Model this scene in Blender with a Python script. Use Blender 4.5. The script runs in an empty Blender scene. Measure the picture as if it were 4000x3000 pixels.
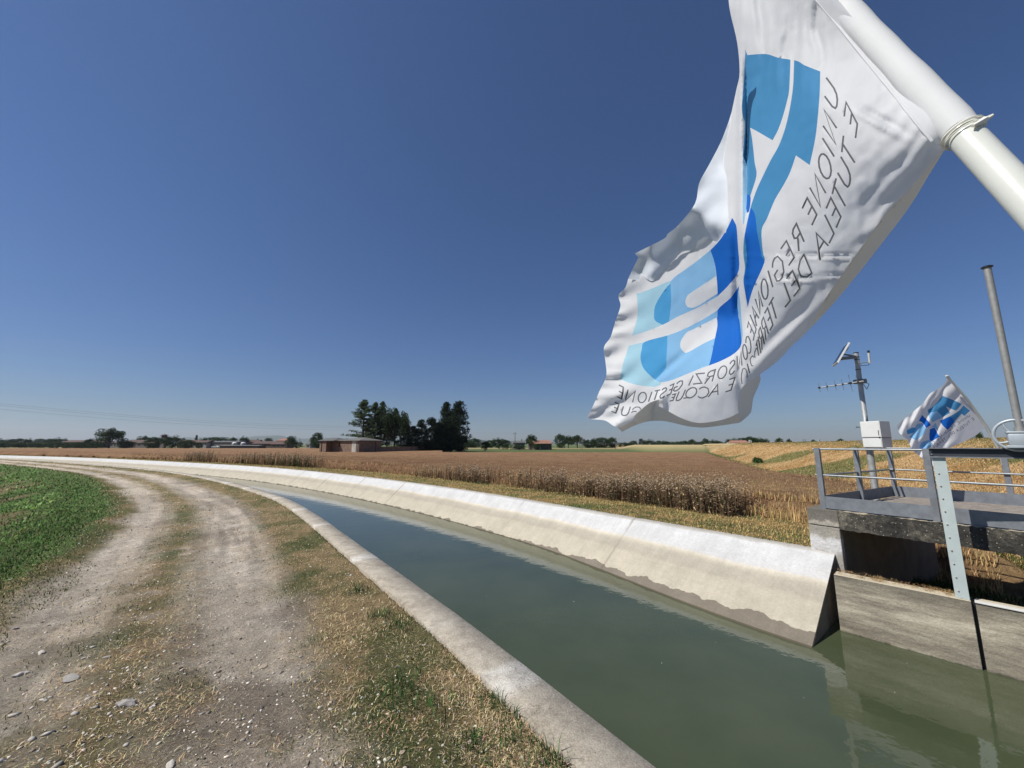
import bpy, bmesh, math, random
import numpy as np
from mathutils import Vector, Matrix
from mathutils.geometry import delaunay_2d_cdt
S = bpy.context.scene
COL = S.collection
random.seed(7); RNG = np.random.default_rng(7)
# ------------------------------------------------------------------ camera
F = 1502.0; PIT = math.radians(8.9); H = 1.7
cam = bpy.data.cameras.new('camera'); camo = bpy.data.objects.new('camera', cam); COL.objects.link(camo)
cam.sensor_fit = 'HORIZONTAL'; cam.sensor_width = 36; cam.lens = 36*F/4000
cam.clip_start = 0.02; cam.clip_end = 20000
camo.location = (0, 0, H); camo.rotation_euler = (math.pi/2+PIT, 0, 0)
S.camera = camo
# ------------------------------------------------------------------ sky, sun, exposure
SUN_EL, SUN_AZ = 50.0, 252.0        # azimuth clockwise from +Y
world = bpy.data.worlds.new("World"); S.world = world; world.use_nodes = True
nt = world.node_tree; nt.nodes.clear()
sky = nt.nodes.new('ShaderNodeTexSky'); sky.sky_type = 'NISHITA'; sky.sun_disc = False
sky.sun_elevation = math.radians(SUN_EL); sky.sun_rotation = math.radians(SUN_AZ)
sky.air_density = 1.0; sky.dust_density = 0.35; sky.ozone_density = 4.5; sky.altitude = 50
bg = nt.nodes.new('ShaderNodeBackground'); bg.inputs['Strength'].default_value = 0.062
wo = nt.nodes.new('ShaderNodeOutputWorld')
tcw = nt.nodes.new('ShaderNodeTexCoord'); spw = nt.nodes.new('ShaderNodeSeparateXYZ'); nt.links.new(tcw.outputs['Generated'], spw.inputs[0])
rw = nt.nodes.new('ShaderNodeValToRGB'); ew = rw.color_ramp.elements
for _ in range(3): ew.new(.5)
for e_, (p_, c_) in zip(ew, [(0.0, (.66, .71, .83)), (.07, (.63, .70, .85)), (.22, (.60, .71, .92)), (.5, (.62, .76, .98)), (1.0, (.68, .80, 1.0))]): e_.position = p_; e_.color = (*c_, 1)
mxw = nt.nodes.new('ShaderNodeMix'); mxw.data_type = 'RGBA'; mxw.blend_type = 'MULTIPLY'; mxw.inputs[0].default_value = 1.0
nt.links.new(spw.outputs[2], rw.inputs[0]); nt.links.new(sky.outputs[0], mxw.inputs[6]); nt.links.new(rw.outputs[0], mxw.inputs[7]); nt.links.new(mxw.outputs[2], bg.inputs['Color']); nt.links.new(bg.outputs[0], wo.inputs['Surface'])
sl = bpy.data.lights.new('sun', 'SUN'); sl.energy = 4.2; sl.angle = math.radians(0.5); sl.color = (1.0, 0.955, 0.88)
so = bpy.data.objects.new('sun', sl); COL.objects.link(so)
az, el = math.radians(SUN_AZ), math.radians(SUN_EL)
sd = Vector((math.sin(az)*math.cos(el), math.cos(az)*math.cos(el), math.sin(el)))
so.rotation_euler = sd.to_track_quat('Z', 'Y').to_euler()
S.view_settings.view_transform = 'Standard'; S.view_settings.look = 'None'
S.view_settings.exposure = 0.42; S.view_settings.gamma = 1.0
S.render.engine = 'CYCLES'
S.cycles.max_bounces = 6; S.cycles.transparent_max_bounces = 8
S.cycles.use_denoising = True
# ------------------------------------------------------------------ measuring helpers (photo pixel on a known plane -> metres)
cP, sP = math.cos(PIT), math.sin(PIT)
def ray(px, py):
    a = (px-2000)/F; d = (py-1500)/F
    return np.array([a, cP+d*sP, sP-d*cP])
def atz(px, py, z=0.0):
    r = ray(px, py); return np.array([0, 0, H])+r*((z-H)/r[2])
def atd(px, py, Y):
    r = ray(px, py); return np.array([0, 0, H])+r*(Y/r[1])
def atf(px, py, f):
    px = np.asarray(px, float); py = np.asarray(py, float); f = np.asarray(f, float)
    x = (px-2000)/F*f; u = (1500-py)/F*f
    return np.stack([x, f*cP-u*sP, H+f*sP+u*cP], -1)
# ------------------------------------------------------------------ numpy noise
def _h(ix, iy, s):
    n = (ix.astype(np.int64)*374761393+iy.astype(np.int64)*668265263+s*974634777) & 0x7fffffff
    n = ((n ^ (n >> 13))*1274126177) & 0x7fffffff
    return ((n ^ (n >> 16)) & 0xffff)/65535.0
def vn(x, y, s=0):
    ix = np.floor(x); iy = np.floor(y); fx = x-ix; fy = y-iy
    fx = fx*fx*(3-2*fx); fy = fy*fy*(3-2*fy)
    a = _h(ix, iy, s); b = _h(ix+1, iy, s); c = _h(ix, iy+1, s); d = _h(ix+1, iy+1, s)
    return (a*(1-fx)+b*fx)*(1-fy)+(c*(1-fx)+d*fx)*fy
def fbm(x, y, s=0, o=4):
    r = 0; a = .5; t = 0
    for i in range(o):
        r = r+a*vn(x*2**i, y*2**i, s+i*17); t += a; a *= .5
    return r/t
def sst(a, b, x):
    t = np.clip((x-a)/(b-a), 0, 1); return t*t*(3-2*t)
# ------------------------------------------------------------------ object helpers
def tag(o, label=None, cat=None, group=None, kind=None):
    if label: o['label'] = label
    if cat: o['category'] = cat
    if group: o['group'] = group
    if kind: o['kind'] = kind
    return o
def empty(name, loc=(0, 0, 0), rz=0.0):
    o = bpy.data.objects.new(name, None); COL.objects.link(o); o.location = loc; o.rotation_euler = (0, 0, rz); o.empty_display_size = .1
    return o
def link(name, me, mat=None, parent=None, smooth=False):
    if mat is not None: me.materials.append(mat)
    if smooth: me.polygons.foreach_set('use_smooth', [True]*len(me.polygons))
    o = bpy.data.objects.new(name, me); COL.objects.link(o)
    if parent is not None: o.parent = parent
    return o
def rawmesh(name, V, Fa, k=3, col=None, uv=None):
    V = np.ascontiguousarray(V, np.float32); Fa = np.ascontiguousarray(Fa, np.int32)
    me = bpy.data.meshes.new(name); n = len(Fa)
    me.vertices.add(len(V)); me.vertices.foreach_set('co', V.ravel())
    me.loops.add(n*k); me.loops.foreach_set('vertex_index', Fa.ravel())
    me.polygons.add(n); me.polygons.foreach_set('loop_start', np.arange(n, dtype=np.int32)*k)
    try: me.polygons.foreach_set('loop_total', np.full(n, k, np.int32))
    except Exception: pass
    if col is not None:
        a = me.color_attributes.new('col', 'FLOAT_COLOR', 'POINT')
        c = np.ones((len(V), 4), np.float32); c[:, :3] = col; a.data.foreach_set('color', c.ravel())
    if uv is not None:
        l = me.uv_layers.new(name='UVMap'); l.data.foreach_set('uv', np.asarray(uv, np.float32)[Fa.ravel()].ravel())
    me.update(calc_edges=True); me.validate()
    return me
def tris(bl):   # polygon list -> helper for python faces
    return bl
def pymesh(name, V, Fs):
    me = bpy.data.meshes.new(name); me.from_pydata([tuple(map(float, v)) for v in V], [], [tuple(f) for f in Fs]); me.update(); return me
class MB:
    def __init__(s): s.V = []; s.F = []
    def add(s, V, Fs):
        b = len(s.V); s.V += [tuple(v) for v in V]; s.F += [tuple(i+b for i in f) for f in Fs]; return s
    def box(s, lo, hi, M=None, bev=0.0):
        x0, y0, z0 = lo; x1, y1, z1 = hi
        if bev <= 0:
            V = [(x0, y0, z0), (x1, y0, z0), (x1, y1, z0), (x0, y1, z0), (x0, y0, z1), (x1, y0, z1), (x1, y1, z1), (x0, y1, z1)]
            Fs = [(0, 3, 2, 1), (4, 5, 6, 7), (0, 1, 5, 4), (1, 2, 6, 5), (2, 3, 7, 6), (3, 0, 4, 7)]
        else:
            bm = bmesh.new(); bmesh.ops.create_cube(bm, size=1)
            for v in bm.verts: v.co = Vector(((x0+x1)/2+v.co.x*(x1-x0), (y0+y1)/2+v.co.y*(y1-y0), (z0+z1)/2+v.co.z*(z1-z0)))
            bmesh.ops.bevel(bm, geom=bm.edges[:], offset=bev, segments=2, affect='EDGES', profile=.5)
            bm.verts.index_update(); V = [tuple(v.co) for v in bm.verts]; Fs = [tuple(v.index for v in f.verts) for f in bm.faces]; bm.free()
        if M is not None: V = [tuple(M @ Vector(v)) for v in V]
        return s.add(V, Fs)
    def tube(s, pts, r, n=10, cap=True):
        pts = [Vector(p) for p in pts]; rs = r if isinstance(r, (list, tuple)) else [r]*len(pts)
        V = []; Fs = []; up = None
        for i, p in enumerate(pts):
            t = (pts[min(i+1, len(pts)-1)]-pts[max(i-1, 0)]).normalized()
            if up is None: up = t.orthogonal().normalized()
            up = (up-t*up.dot(t)).normalized(); b = t.cross(up)
            for k in range(n):
                a = 2*math.pi*k/n; V.append(tuple(p+(up*math.cos(a)+b*math.sin(a))*rs[i]))
        for i in range(len(pts)-1):
            for k in range(n): Fs.append((i*n+k, i*n+(k+1) % n, (i+1)*n+(k+1) % n, (i+1)*n+k))
        if cap: Fs.append(tuple(range(n-1, -1, -1))); Fs.append(tuple((len(pts)-1)*n+k for k in range(n)))
        return s.add(V, Fs)
    def prism(s, poly, z0, z1, M=None):
        n = len(poly); V = [(p[0], p[1], z0) for p in poly]+[(p[0], p[1], z1) for p in poly]
        Fs = [tuple(range(n-1, -1, -1)), tuple(range(n, 2*n))]+[(i, (i+1) % n, n+(i+1) % n, n+i) for i in range(n)]
        if M is not None: V = [tuple(M @ Vector(v)) for v in V]
        return s.add(V, Fs)
    def build(s, name, mat, parent=None, smooth=False):
        me = pymesh(name, s.V, s.F)
        bm = bmesh.new(); bm.from_mesh(me); bmesh.ops.recalc_face_normals(bm, faces=bm.faces[:]); bm.to_mesh(me); bm.free()
        if smooth:
            me.polygons.foreach_set('use_smooth', [True]*len(me.polygons))
            try: me.set_sharp_from_angle(angle=math.radians(40))
            except Exception: pass
        return link(name, me, mat, parent)
# ------------------------------------------------------------------ materials
def newmat(name):
    m = bpy.data.materials.new(name); m.use_nodes = True; n = m.node_tree; n.nodes.clear()
    o = n.nodes.new('ShaderNodeOutputMaterial'); b = n.nodes.new('ShaderNodeBsdfPrincipled'); n.links.new(b.outputs[0], o.inputs['Surface'])
    return m, n, b
def nd(n, t, **k):
    x = n.nodes.new(t)
    for a, v in k.items(): setattr(x, a, v)
    return x
def noise(n, scale, detail=6, rough=.6, vec=None, sc3=None):
    x = nd(n, 'ShaderNodeTexNoise'); x.inputs['Scale'].default_value = scale; x.inputs['Detail'].default_value = detail; x.inputs['Roughness'].default_value = rough
    if vec is None:
        tc = nd(n, 'ShaderNodeTexCoord'); vec = tc.outputs['Object']
    if sc3:
        mp = nd(n, 'ShaderNodeMapping'); mp.inputs['Scale'].default_value = sc3; n.links.new(vec, mp.inputs['Vector']); vec = mp.outputs[0]
    n.links.new(vec, x.inputs['Vector']); return x.outputs['Fac']
def ramp(n, fac, stops):
    r = nd(n, 'ShaderNodeValToRGB'); e = r.color_ramp.elements
    while len(e) < len(stops): e.new(.5)
    for i, (p, c) in enumerate(stops):
        e[i].position = p; e[i].color = (c, c, c, 1) if isinstance(c, (int, float)) else (*c, 1)
    n.links.new(fac, r.inputs[0]); return r.outputs[0]
def mul(n, a, b, fac=1.0, mode='MULTIPLY'):
    m = nd(n, 'ShaderNodeMix', data_type='RGBA', blend_type=mode)
    if isinstance(fac, (int, float)): m.inputs[0].default_value = fac
    else: n.links.new(fac, m.inputs[0])
    for s, v in ((6, a), (7, b)):
        if isinstance(v, tuple): m.inputs[s].default_value = (*v, 1)
        else: n.links.new(v, m.inputs[s])
    return m.outputs[2]
def bump(n, b, h, dist=.01, st=1.0):
    x = nd(n, 'ShaderNodeBump'); x.inputs['Distance'].default_value = dist; x.inputs['Strength'].default_value = st
    n.links.new(h, x.inputs['Height']); n.links.new(x.outputs[0], b.inputs['Normal']); return x
def simple(name, c, rough=.7, var=.25, scale=6., metal=0., bmp=0., c2=None, sc3=None, spec=None):
    m, n, b = newmat(name)
    f = noise(n, scale, 8, .65, sc3=sc3)
    if c2 is not None: cc = ramp(n, f, [(.35, c), (.65, c2)])
    else: cc = ramp(n, f, [(.25, tuple(v*(1-var) for v in c)), (.75, tuple(min(1, v*(1+var)) for v in c))])
    n.links.new(cc, b.inputs['Base Color']); b.inputs['Roughness'].default_value = rough; b.inputs['Metallic'].default_value = metal
    if spec is not None: b.inputs['Specular IOR Level'].default_value = spec
    if bmp > 0: bump(n, b, noise(n, scale*6, 6, .7), bmp)
    return m
def vcol(name, rough=.9, fine=None, bmp=None, trans=0.0, spec=.2):
    m, n, b = newmat(name)
    a = nd(n, 'ShaderNodeVertexColor', layer_name='col'); c = a.outputs[0]
    if fine:
        for sc, lo, hi in fine: c = mul(n, c, ramp(n, noise(n, sc, 8, .7), [(.3, lo), (.7, hi)]))
    n.links.new(c, b.inputs['Base Color']); b.inputs['Roughness'].default_value = rough; b.inputs['Specular IOR Level'].default_value = spec
    if bmp:
        h = noise(n, bmp[0], 10, .75); bump(n, b, h, bmp[1])
    if trans > 0:
        t = nd(n, 'ShaderNodeBsdfTranslucent'); mx = nd(n, 'ShaderNodeMixShader'); mx.inputs[0].default_value = trans
        n.links.new(c, t.inputs[0]); o = [x for x in n.nodes if x.type == 'OUTPUT_MATERIAL'][0]
        n.links.new(b.outputs[0], mx.inputs[1]); n.links.new(t.outputs[0], mx.inputs[2]); n.links.new(mx.outputs[0], o.inputs['Surface'])
    return m
M_blade = vcol('plant_blades', .85, trans=.25)
M_leaf = vcol('tree_leaves', .8, trans=.15)
M_bark = simple('bark', (.09, .07, .05), .9, .4, 3)
M_galv = simple('galvanised_steel', (.24, .255, .265), .5, .25, 14, .55, .0006)
M_galvd = simple('dull_zinc_plate', (.185, .20, .22), .55, .28, 9, .35, .0006)
M_steelgreen = simple('weathered_pale_paint', (.44, .50, .49), .5, .12, 5, .15, .0004)
M_dark = simple('dark_metal', (.02, .022, .025), .45, .3, 8, .3)
M_white = simple('white_plastic', (.62, .63, .61), .35, .06, 3)
M_pole = simple('painted_pole', (.60, .61, .56), .32, .08, 5, .0, .0004)
M_wood = simple('weathered_planks', (.20, .175, .15), .85, .35, 7, bmp=.003, c2=(.12, .10, .085), sc3=(1, 1, 1))

# ================================================================== canal geometry
far_px = [(1, 1779), (240, 1784), (450, 1793), (650, 1803), (800, 1811), (930, 1817), (1100, 1830), (1260, 1844), (1430, 1864), (1590, 1885), (1834, 1914), (2110, 1963), (2366, 2008), (2670, 2066), (2904, 2115), (3000, 2135)]
FAR = np.array([atz(*q)[:2] for q in far_px])
A = np.array([4.86, 6.52]); U = np.array([.56, -.8285]); N_ = np.array([.8285, .56])     # structure frame: corner, along the canal, outward
A0 = np.array([5.05, 6.35])
FAR = np.vstack([[(-330, 150), (-170, 98)], FAR, [A0]])
def smooth_line(P, it=2):
    for _ in range(it):
        Q = P.copy(); Q[1:-1] = .25*P[:-2]+.5*P[1:-1]+.25*P[2:]; P = Q
    return P
def resample(P, step):
    L = np.r_[0, np.cumsum(np.linalg.norm(np.diff(P, axis=0), axis=1))]; s = [0.0]
    while s[-1] < L[-1]: s.append(s[-1]+step(np.interp(s[-1], L, np.arange(len(P)))))
    s = np.array(s[:-1]+[L[-1]]); return np.c_[np.interp(s, L, P[:, 0]), np.interp(s, L, P[:, 1])], s
FAR = smooth_line(FAR, 1)
FARr, _ = resample(FAR, lambda i: .6)
FARr = smooth_line(FARr, 60)
FAR_EXT = np.vstack([FARr[::3], [A0+U*30]])
def normals(P):
    T = np.gradient(P, axis=0); T /= np.linalg.norm(T, axis=1)[:, None]; return np.c_[T[:, 1], -T[:, 0]]   # to the right of travel = towards us
near_px = [(1135, 1950), (1260, 2024), (1345, 2088), (1430, 2145), (1530, 2222), (1600, 2270), (1700, 2338), (1800, 2410), (1960, 2525), (2100, 2635), (2250, 2755), (2400, 2872), (2560, 3000)]
NEAR = np.array([atz(*q)[:2] for q in near_px])
nf = FARr[::5]; nn = normals(nf); E_ = nf+nn*5.3
E_ = E_[E_[:, 0] < -9.5]
NEAR = np.vstack([E_, NEAR, [NEAR[-1]+U*2.0, NEAR[-1]+U*30]])
NEARr, _ = resample(NEAR, lambda i: .4)
NEARr = smooth_line(NEARr, 12)
NEAR_F = NEARr[::2]
def sdist(P, X, Y):
    """signed distance to a polyline; positive on the camera's side (right of travel)"""
    best = np.full(X.shape, 1e18); sg = np.ones(X.shape)
    for a, c in zip(P[:-1], P[1:]):
        d = c-a; L2 = d@d
        if L2 < 1e-9: continue
        t = np.clip(((X-a[0])*d[0]+(Y-a[1])*d[1])/L2, 0, 1)
        qx = X-(a[0]+t*d[0]); qy = Y-(a[1]+t*d[1]); dd = qx*qx+qy*qy
        m = dd < best; best = np.where(m, dd, best); sg = np.where(m, np.sign(qx*d[1]-qy*d[0]), sg)
    return np.sqrt(best)*sg
ZW = -0.85
WL1 = atz(3320, 2475, ZW)[:2]; WL2 = atz(4000, 2665, ZW)[:2]; WLd = (WL2-WL1)/np.linalg.norm(WL2-WL1); WLn = np.array([-WLd[1], WLd[0]])
if WLn@N_ < 0: WLn = -WLn
DN = np.array([.917, -.4])                     # dike normal
def terrain(X, Y, full=False):
    dn = sdist(NEAR_F[::2], X, Y); df = -sdist(FAR_EXT, X, Y)          # dn>0 on the road side, df>0 on the field side
    R = np.hypot(X, Y)
    # field side
    zf = -0.02-.20*sst(.6, 4.2, df)-.78*sst(4, 34, df)
    q = X*DN[0]+Y*DN[1]
    dk = sst(7.2, 18.6, q)
    dk = .55*dk+.45*np.clip((q-7.2)/11.4, 0, 1)
    dn_ = 1-sst(22, 32, q)*.9
    zf = zf+(3.05+.0*q)*dk*dn_+.10*(fbm(X*.35, Y*.35, 3)-.5)*sst(6.5, 9, q)
    pl = sst(44, 56, X-(Y-140)*.2)*sst(118, 135, Y)*(1-sst(240, 300, Y))
    zf = np.maximum(zf, -1+2.35*pl)
    # side channel beyond the weir
    u = (X-A0[0])*U[0]+(Y-A0[1])*U[1]; v = (X-A0[0])*N_[0]+(Y-A0[1])*N_[1]
    ch = sst(-.02, .12, u)*(1-sst(6.6, 8.6, v))
    zch = -1.15+.45*sst(4.4, 6.6, v)+.22*sst(.3, 1.8, v)*sst(4.0, 2.4, v)+.14*(fbm(X*2, Y*2, 9)-.5)
    zf = np.where((u > -.05), zf*(1-ch)+np.minimum(zch, .1)*ch, zf)
    # road side
    ruts = -.035*(np.exp(-((dn-1.75)/.36)**2)+np.exp(-((dn-3.25)/.36)**2))
    zr = .0+ruts+.03*(fbm(X*1.3, Y*1.3, 5)-.5)*sst(.4, .9, dn)+.012*(fbm(X*6, Y*6, 6)-.5)
    zr = zr-.02*sst(.3, .45, dn)+(.014*(fbm(dn*8.5, (X*.3-Y)*.55, 15, 3)-.5)+.016*(fbm(X*9, Y*9, 19, 3)-.5))*sst(.4, .8, dn)*sst(25, 8, R)
    bank = np.clip(dn-4.0, 0, 5.5); zr = zr-.20*bank+.06*np.exp(-((dn-3.95)/.35)**2)+.25*(fbm(X*.5, Y*.5, 8)-.5)*sst(4, 6, dn)*(1-sst(20, 60, R))
    # canal
    incan = (dn < .0) & (df < .0)
    zc = -1.9*sst(.0, .25, -dn)*sst(.02, 1.6, -df)-.12
    zc = np.minimum(zc, np.maximum(-1.9, df*.8-.14))
    zc = np.minimum(zc, np.maximum(-1.9, dn*6-.1))
    wv = (((X-WL1[0])*WLn[0]+(Y-WL1[1])*WLn[1]) > .13) & (v < .15) & (u > .0)           # behind the weir wall
    zc = np.where(wv, np.minimum(zch, -.3), zc)
    Z = np.where(dn >= 0, np.where(dn < .36, np.minimum(zr, -.06), zr), np.where(df > 0, zf, zc))
    Z = np.where((df > 0) & (df < .06) & (u < 0), -.07, Z)
    if full: return Z, dn, df, q, u, v, R
    return Z
# ------------------------------------------------------------------ colours of the ground zones (linear)
def mixc(a, b, t): return a*(1-t[..., None])+np.asarray(b)*t[..., None]
def ground_color(X, Y, Z, dn, df, q, u, v, R):
    n1 = fbm(X*.9, Y*.9, 11); n2 = fbm(X*3.1, Y*3.1, 12); n3 = fbm(X*.25, Y*.25, 13); n4 = fbm(X*9, Y*9, 14, 3)
    c = np.zeros(X.shape+(3,))+np.array([.50, .42, .325])
    # gravel
    c = mixc(c, (.60, .525, .43), sst(.35, .7, n2))
    c = mixc(c, (.25, .21, .17), sst(.52, .75, n1)*.7)
    tyre = fbm(dn*8.5, (X*.3-Y)*.55, 15, 3); c = c*(.80+.42*sst(.30, .70, tyre))[..., None]
    c = mixc(c, (.60, .52, .42), .60*(np.exp(-((dn-1.85)/.28)**2)+np.exp(-((dn-3.2)/.28)**2))*sst(.35, .6, fbm(X*.7, Y*.7, 16)))
    c = mixc(c, (.20, .165, .125), sst(.50, .64, fbm(X*1.4+5, Y*1.4, 17))*.75*sst(8, 3, R))
    c = mixc(c, (.19, .165, .10), sst(.60, .68, fbm(X*2.2, Y*2.2, 18))*.5*np.exp(-((dn-2.6)/.6)**2))
    c = mixc(c, (.33, .265, .195), .65*sst(4.5, 2.2, R)*sst(.3, .6, fbm(X*3+9, Y*3, 22)))
    # dry turf on verge and centre strip
    dry = np.maximum(1-sst(1.0, 1.55, dn+.5*(n1-.5)), np.exp(-((dn-2.5)/.34)**2)*sst(.30, .5, n2+.12)*.95)
    dry = np.maximum(dry, sst(3.35, 3.7, dn+.6*(n1-.5)))
    dry = np.maximum(dry, .75*sst(.52, .62, fbm(X*1.7, Y*1.7, 21))*sst(6, 3, R))
    turf = mixc(np.zeros(X.shape+(3,))+np.array([.30, .22, .115]), (.185, .155, .07), sst(.4, .65, n2))
    turf = mixc(turf, (.075, .105, .035), sst(.50, .70, fbm(X*1.1, Y*1.1, 31)+.25*(fbm(X*5, Y*5, 32)-.5))*.6)
    c = c*(1-dry[..., None])+turf*dry[..., None]
    # green bank
    g = sst(3.65, 4.05, dn+.7*(n1-.5))
    gr = mixc(np.zeros(X.shape+(3,))+np.array([.085, .125, .04]), (.11, .20, .05), sst(.5, .7, n2))
    gr = mixc(gr, (.20, .15, .085), sst(.47, .60, fbm(X*.45+3, Y*.45, 33))*sst(4.6, 6.5, dn)*.9)
    c = c*(1-g[..., None])+gr*g[..., None]
    # far side
    f = (df > 0)
    vg = mixc(np.zeros(X.shape+(3,))+np.array([.34, .235, .105]), (.16, .155, .06), sst(.42, .62, n2))
    vg = mixc(vg, (.10, .15, .045), sst(.55, .7, n1)*.7)
    dk = sst(6.9, 8.3, q+1.2*(n1-.5))
    dc = mixc(np.zeros(X.shape+(3,))+np.array([.50, .34, .17]), (.34, .20, .075), sst(.42, .62, n1))
    dc = mixc(dc, (.13, .15, .05), sst(.60, .70, fbm(X*.12+8, Y*.12, 41))*.8)
    dc = mixc(dc, (.24, .20, .075), sst(14.5, 18, q+2*(n1-.5))*.65)
    gs = np.exp(-((q-7.1)/.75)**2)*sst(8, 13, Y)
    vg2 = vg*(1-dk[..., None])+dc*dk[..., None]
    vg2 = mixc(vg2, (.075, .14, .035), gs*.9)
    far = sst(60, 110, R)
    az = X/np.maximum(Y, 1)
    fc = mixc(np.zeros(X.shape+(3,))+np.array([.095, .125, .045]), (.30, .235, .12), sst(225, 228, Y+.15*X))
    fc = mixc(fc, (.10, .13, .05), sst(285, 290, Y+.15*X))
    fc = mixc(fc, (.14, .17, .07), sst(500, 900, R))
    fl = far*(q < 8)
    vg2 = vg2*(1-fl[..., None])+fc*fl[..., None]
    pl = sst(44, 56, X-(Y-140)*.2)*sst(118, 135, Y)
    vg2 = mixc(vg2, (.46, .36, .19), pl*.92)
    # straw in the side channel
    st = ((u > 0) & (v > -.8) & (v < 8.6)).astype(float)
    vg2 = mixc(vg2, (.30, .19, .08), st*sst(.3, .6, n2)*.9)
    c = np.where((f | (dn < 0))[..., None], vg2, c)
    wet = ((dn < 0) & (df < 0) & ~((((X-WL1[0])*WLn[0]+(Y-WL1[1])*WLn[1]) > .1) & (u > 0)))
    c = np.where(wet[..., None], np.array([.10, .10, .06]), c)
    return c
# ------------------------------------------------------------------ ground sheet (polar grid, fine near us)
def ring():
    r = [0.0, .5]
    while r[-1] < 9000:
        k = r[-1]; r.append(k+max(.035, k*(.0115 if k < 40 else .02 if k < 200 else .07)))
    return np.array(r)
rr = ring()
a1 = np.radians(np.concatenate([np.linspace(-62, 62, 620), np.linspace(62, 298, 90)[1:-1]]))
RR, AA = np.meshgrid(rr[1:], a1, indexing='ij')
X = RR*np.sin(AA); Y = RR*np.cos(AA)
Z, dn, df, q, u, v, R = terrain(X, Y, True)
C = ground_color(X, Y, Z, dn, df, q, u, v, R)
nr, na = X.shape
Vg = np.stack([X, Y, Z], -1).reshape(-1, 3); Cg = C.reshape(-1, 3)
i, j = np.meshgrid(np.arange(nr-1), np.arange(na), indexing='ij'); j2 = (j+1) % na
Fg = np.stack([i*na+j, i*na+j2, (i+1)*na+j2, (i+1)*na+j], -1).reshape(-1, 4)
Vg = np.vstack([Vg, [[0, 0, float(Z[0].mean())]]]); Cg = np.vstack([Cg, [Cg[0]]])
me = rawmesh('ground', Vg, Fg, 4, Cg)
bm = bmesh.new(); bm.from_mesh(me); bm.verts.ensure_lookup_table(); c0 = bm.verts[len(Vg)-1]
for k in range(na): bm.faces.new((bm.verts[(k+1) % na], bm.verts[k], c0))
bmesh.ops.recalc_face_normals(bm, faces=bm.faces[:]); bm.to_mesh(me); bm.free()
M_ground, n, b = newmat('ground_soil')
a = nd(n, 'ShaderNodeVertexColor', layer_name='col'); c = a.outputs[0]
c = mul(n, c, ramp(n, noise(n, 7, 8, .7), [(.3, .72), (.7, 1.25)]))
c = mul(n, c, ramp(n, noise(n, 45, 10, .8), [(.34, .58), (.68, 1.42)]))
c = mul(n, c, ramp(n, noise(n, 140, 6, .8), [(.36, .72), (.64, 1.28)]))
vo = nd(n, 'ShaderNodeTexVoronoi'); vo.inputs['Scale'].default_value = 38; tc = nd(n, 'ShaderNodeTexCoord'); n.links.new(tc.outputs['Object'], vo.inputs['Vector'])
c = mul(n, c, ramp(n, vo.outputs['Distance'], [(.1, 1.22), (.55, .85)]), .2)
n.links.new(c, b.inputs['Base Color']); b.inputs['Roughness'].default_value = .95; b.inputs['Specular IOR Level'].default_value = .15
ma = nd(n, 'ShaderNodeMath', operation='ADD'); n.links.new(noise(n, 34, 12, .85), ma.inputs[0]); n.links.new(noise(n, 9, 6, .7), ma.inputs[1])
bump(n, b, ma.outputs[0], .05, 1.0)
g = link('ground', me, M_ground, smooth=True); tag(g, kind='structure')
# ------------------------------------------------------------------ canal lining (far slope), kerb (near side)
nrm = normals(FARr); Ls = np.r_[0, np.cumsum(np.linalg.norm(np.diff(FARr, axis=0), axis=1))]; sE = Ls[-1]-Ls   # distance from the structure
offw = 1.02+.60*sst(6.0, 0.0, sE)             # how far out the waterline sits
prof = [(-.30, -.012, 0), (-.10, .012, 0), (.0, .012, 0), (.03, -.006, 0), ('w', .25, 0), ('w', .5, 0), ('w', .75, 0), ('w', 1.0, 0), ('w', 1.5, 0), ('w', 1.9, 0)]
V = []; UVs = []
for k, p in enumerate(FARr):
    for a_, z_, _ in prof:
        if a_ == 'w': o_ = .03+(offw[k]-.03)*z_; z = -.006+(ZW+.006)*z_
        else: o_ = a_; z = z_
        w = .012*math.sin(sE[k]*1.7)*(1 if a_ == 'w' else 0)*.3
        V.append((p[0]+nrm[k][0]*(o_+w), p[1]+nrm[k][1]*(o_+w), z)); UVs.append((sE[k], -z/.85))
np_ = len(prof); Fs = [(k*np_+m, k*np_+m+1, (k+1)*np_+m+1, (k+1)*np_+m) for k in range(len(FARr)-1) for m in range(np_-1)]
nb = len(V)
# end face of the slope, at the structure
k = len(FARr)-1; p = FARr[k]; endt = (FARr[k]-FARr[k-1]); endt /= np.linalg.norm(endt)
me = rawmesh('canal_lining', np.array(V), np.array(Fs), 4, uv=np.array(UVs))
M_lin, n, b = newmat('canal_concrete')
uvn = nd(n, 'ShaderNodeUVMap'); sep = nd(n, 'ShaderNodeSeparateXYZ'); n.links.new(uvn.outputs[0], sep.inputs[0])
def mth(op, a, b_=None, c_=None, cl=False):
    x = nd(n, 'ShaderNodeMath', operation=op); x.use_clamp = cl
    for i_, v_ in enumerate((a, b_, c_)):
        if v_ is None: continue
        if isinstance(v_, (int, float)): x.inputs[i_].default_value = v_
        else: n.links.new(v_, x.inputs[i_])
    return x.outputs[0]
wob = mth('MULTIPLY', mth('SUBTRACT', noise(n, .8, 4), .5), .10)
vv = mth('ADD', sep.outputs[1], wob)
c = ramp(n, vv, [(0.0, (.42, .40, .36)), (.02, (.53, .53, .525)), (.32, (.52, .515, .50)), (.345, (.56, .51, .42)), (.40, (.44, .40, .32)), (.44, (.39, .355, .29)), (.55, (.37, .335, .27)), (.60, (.42, .38, .30)), (1.0, (.44, .40, .315))])
c = mul(n, c, ramp(n, noise(n, 2.2, 8, .7), [(.3, .86), (.7, 1.10)]))
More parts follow.
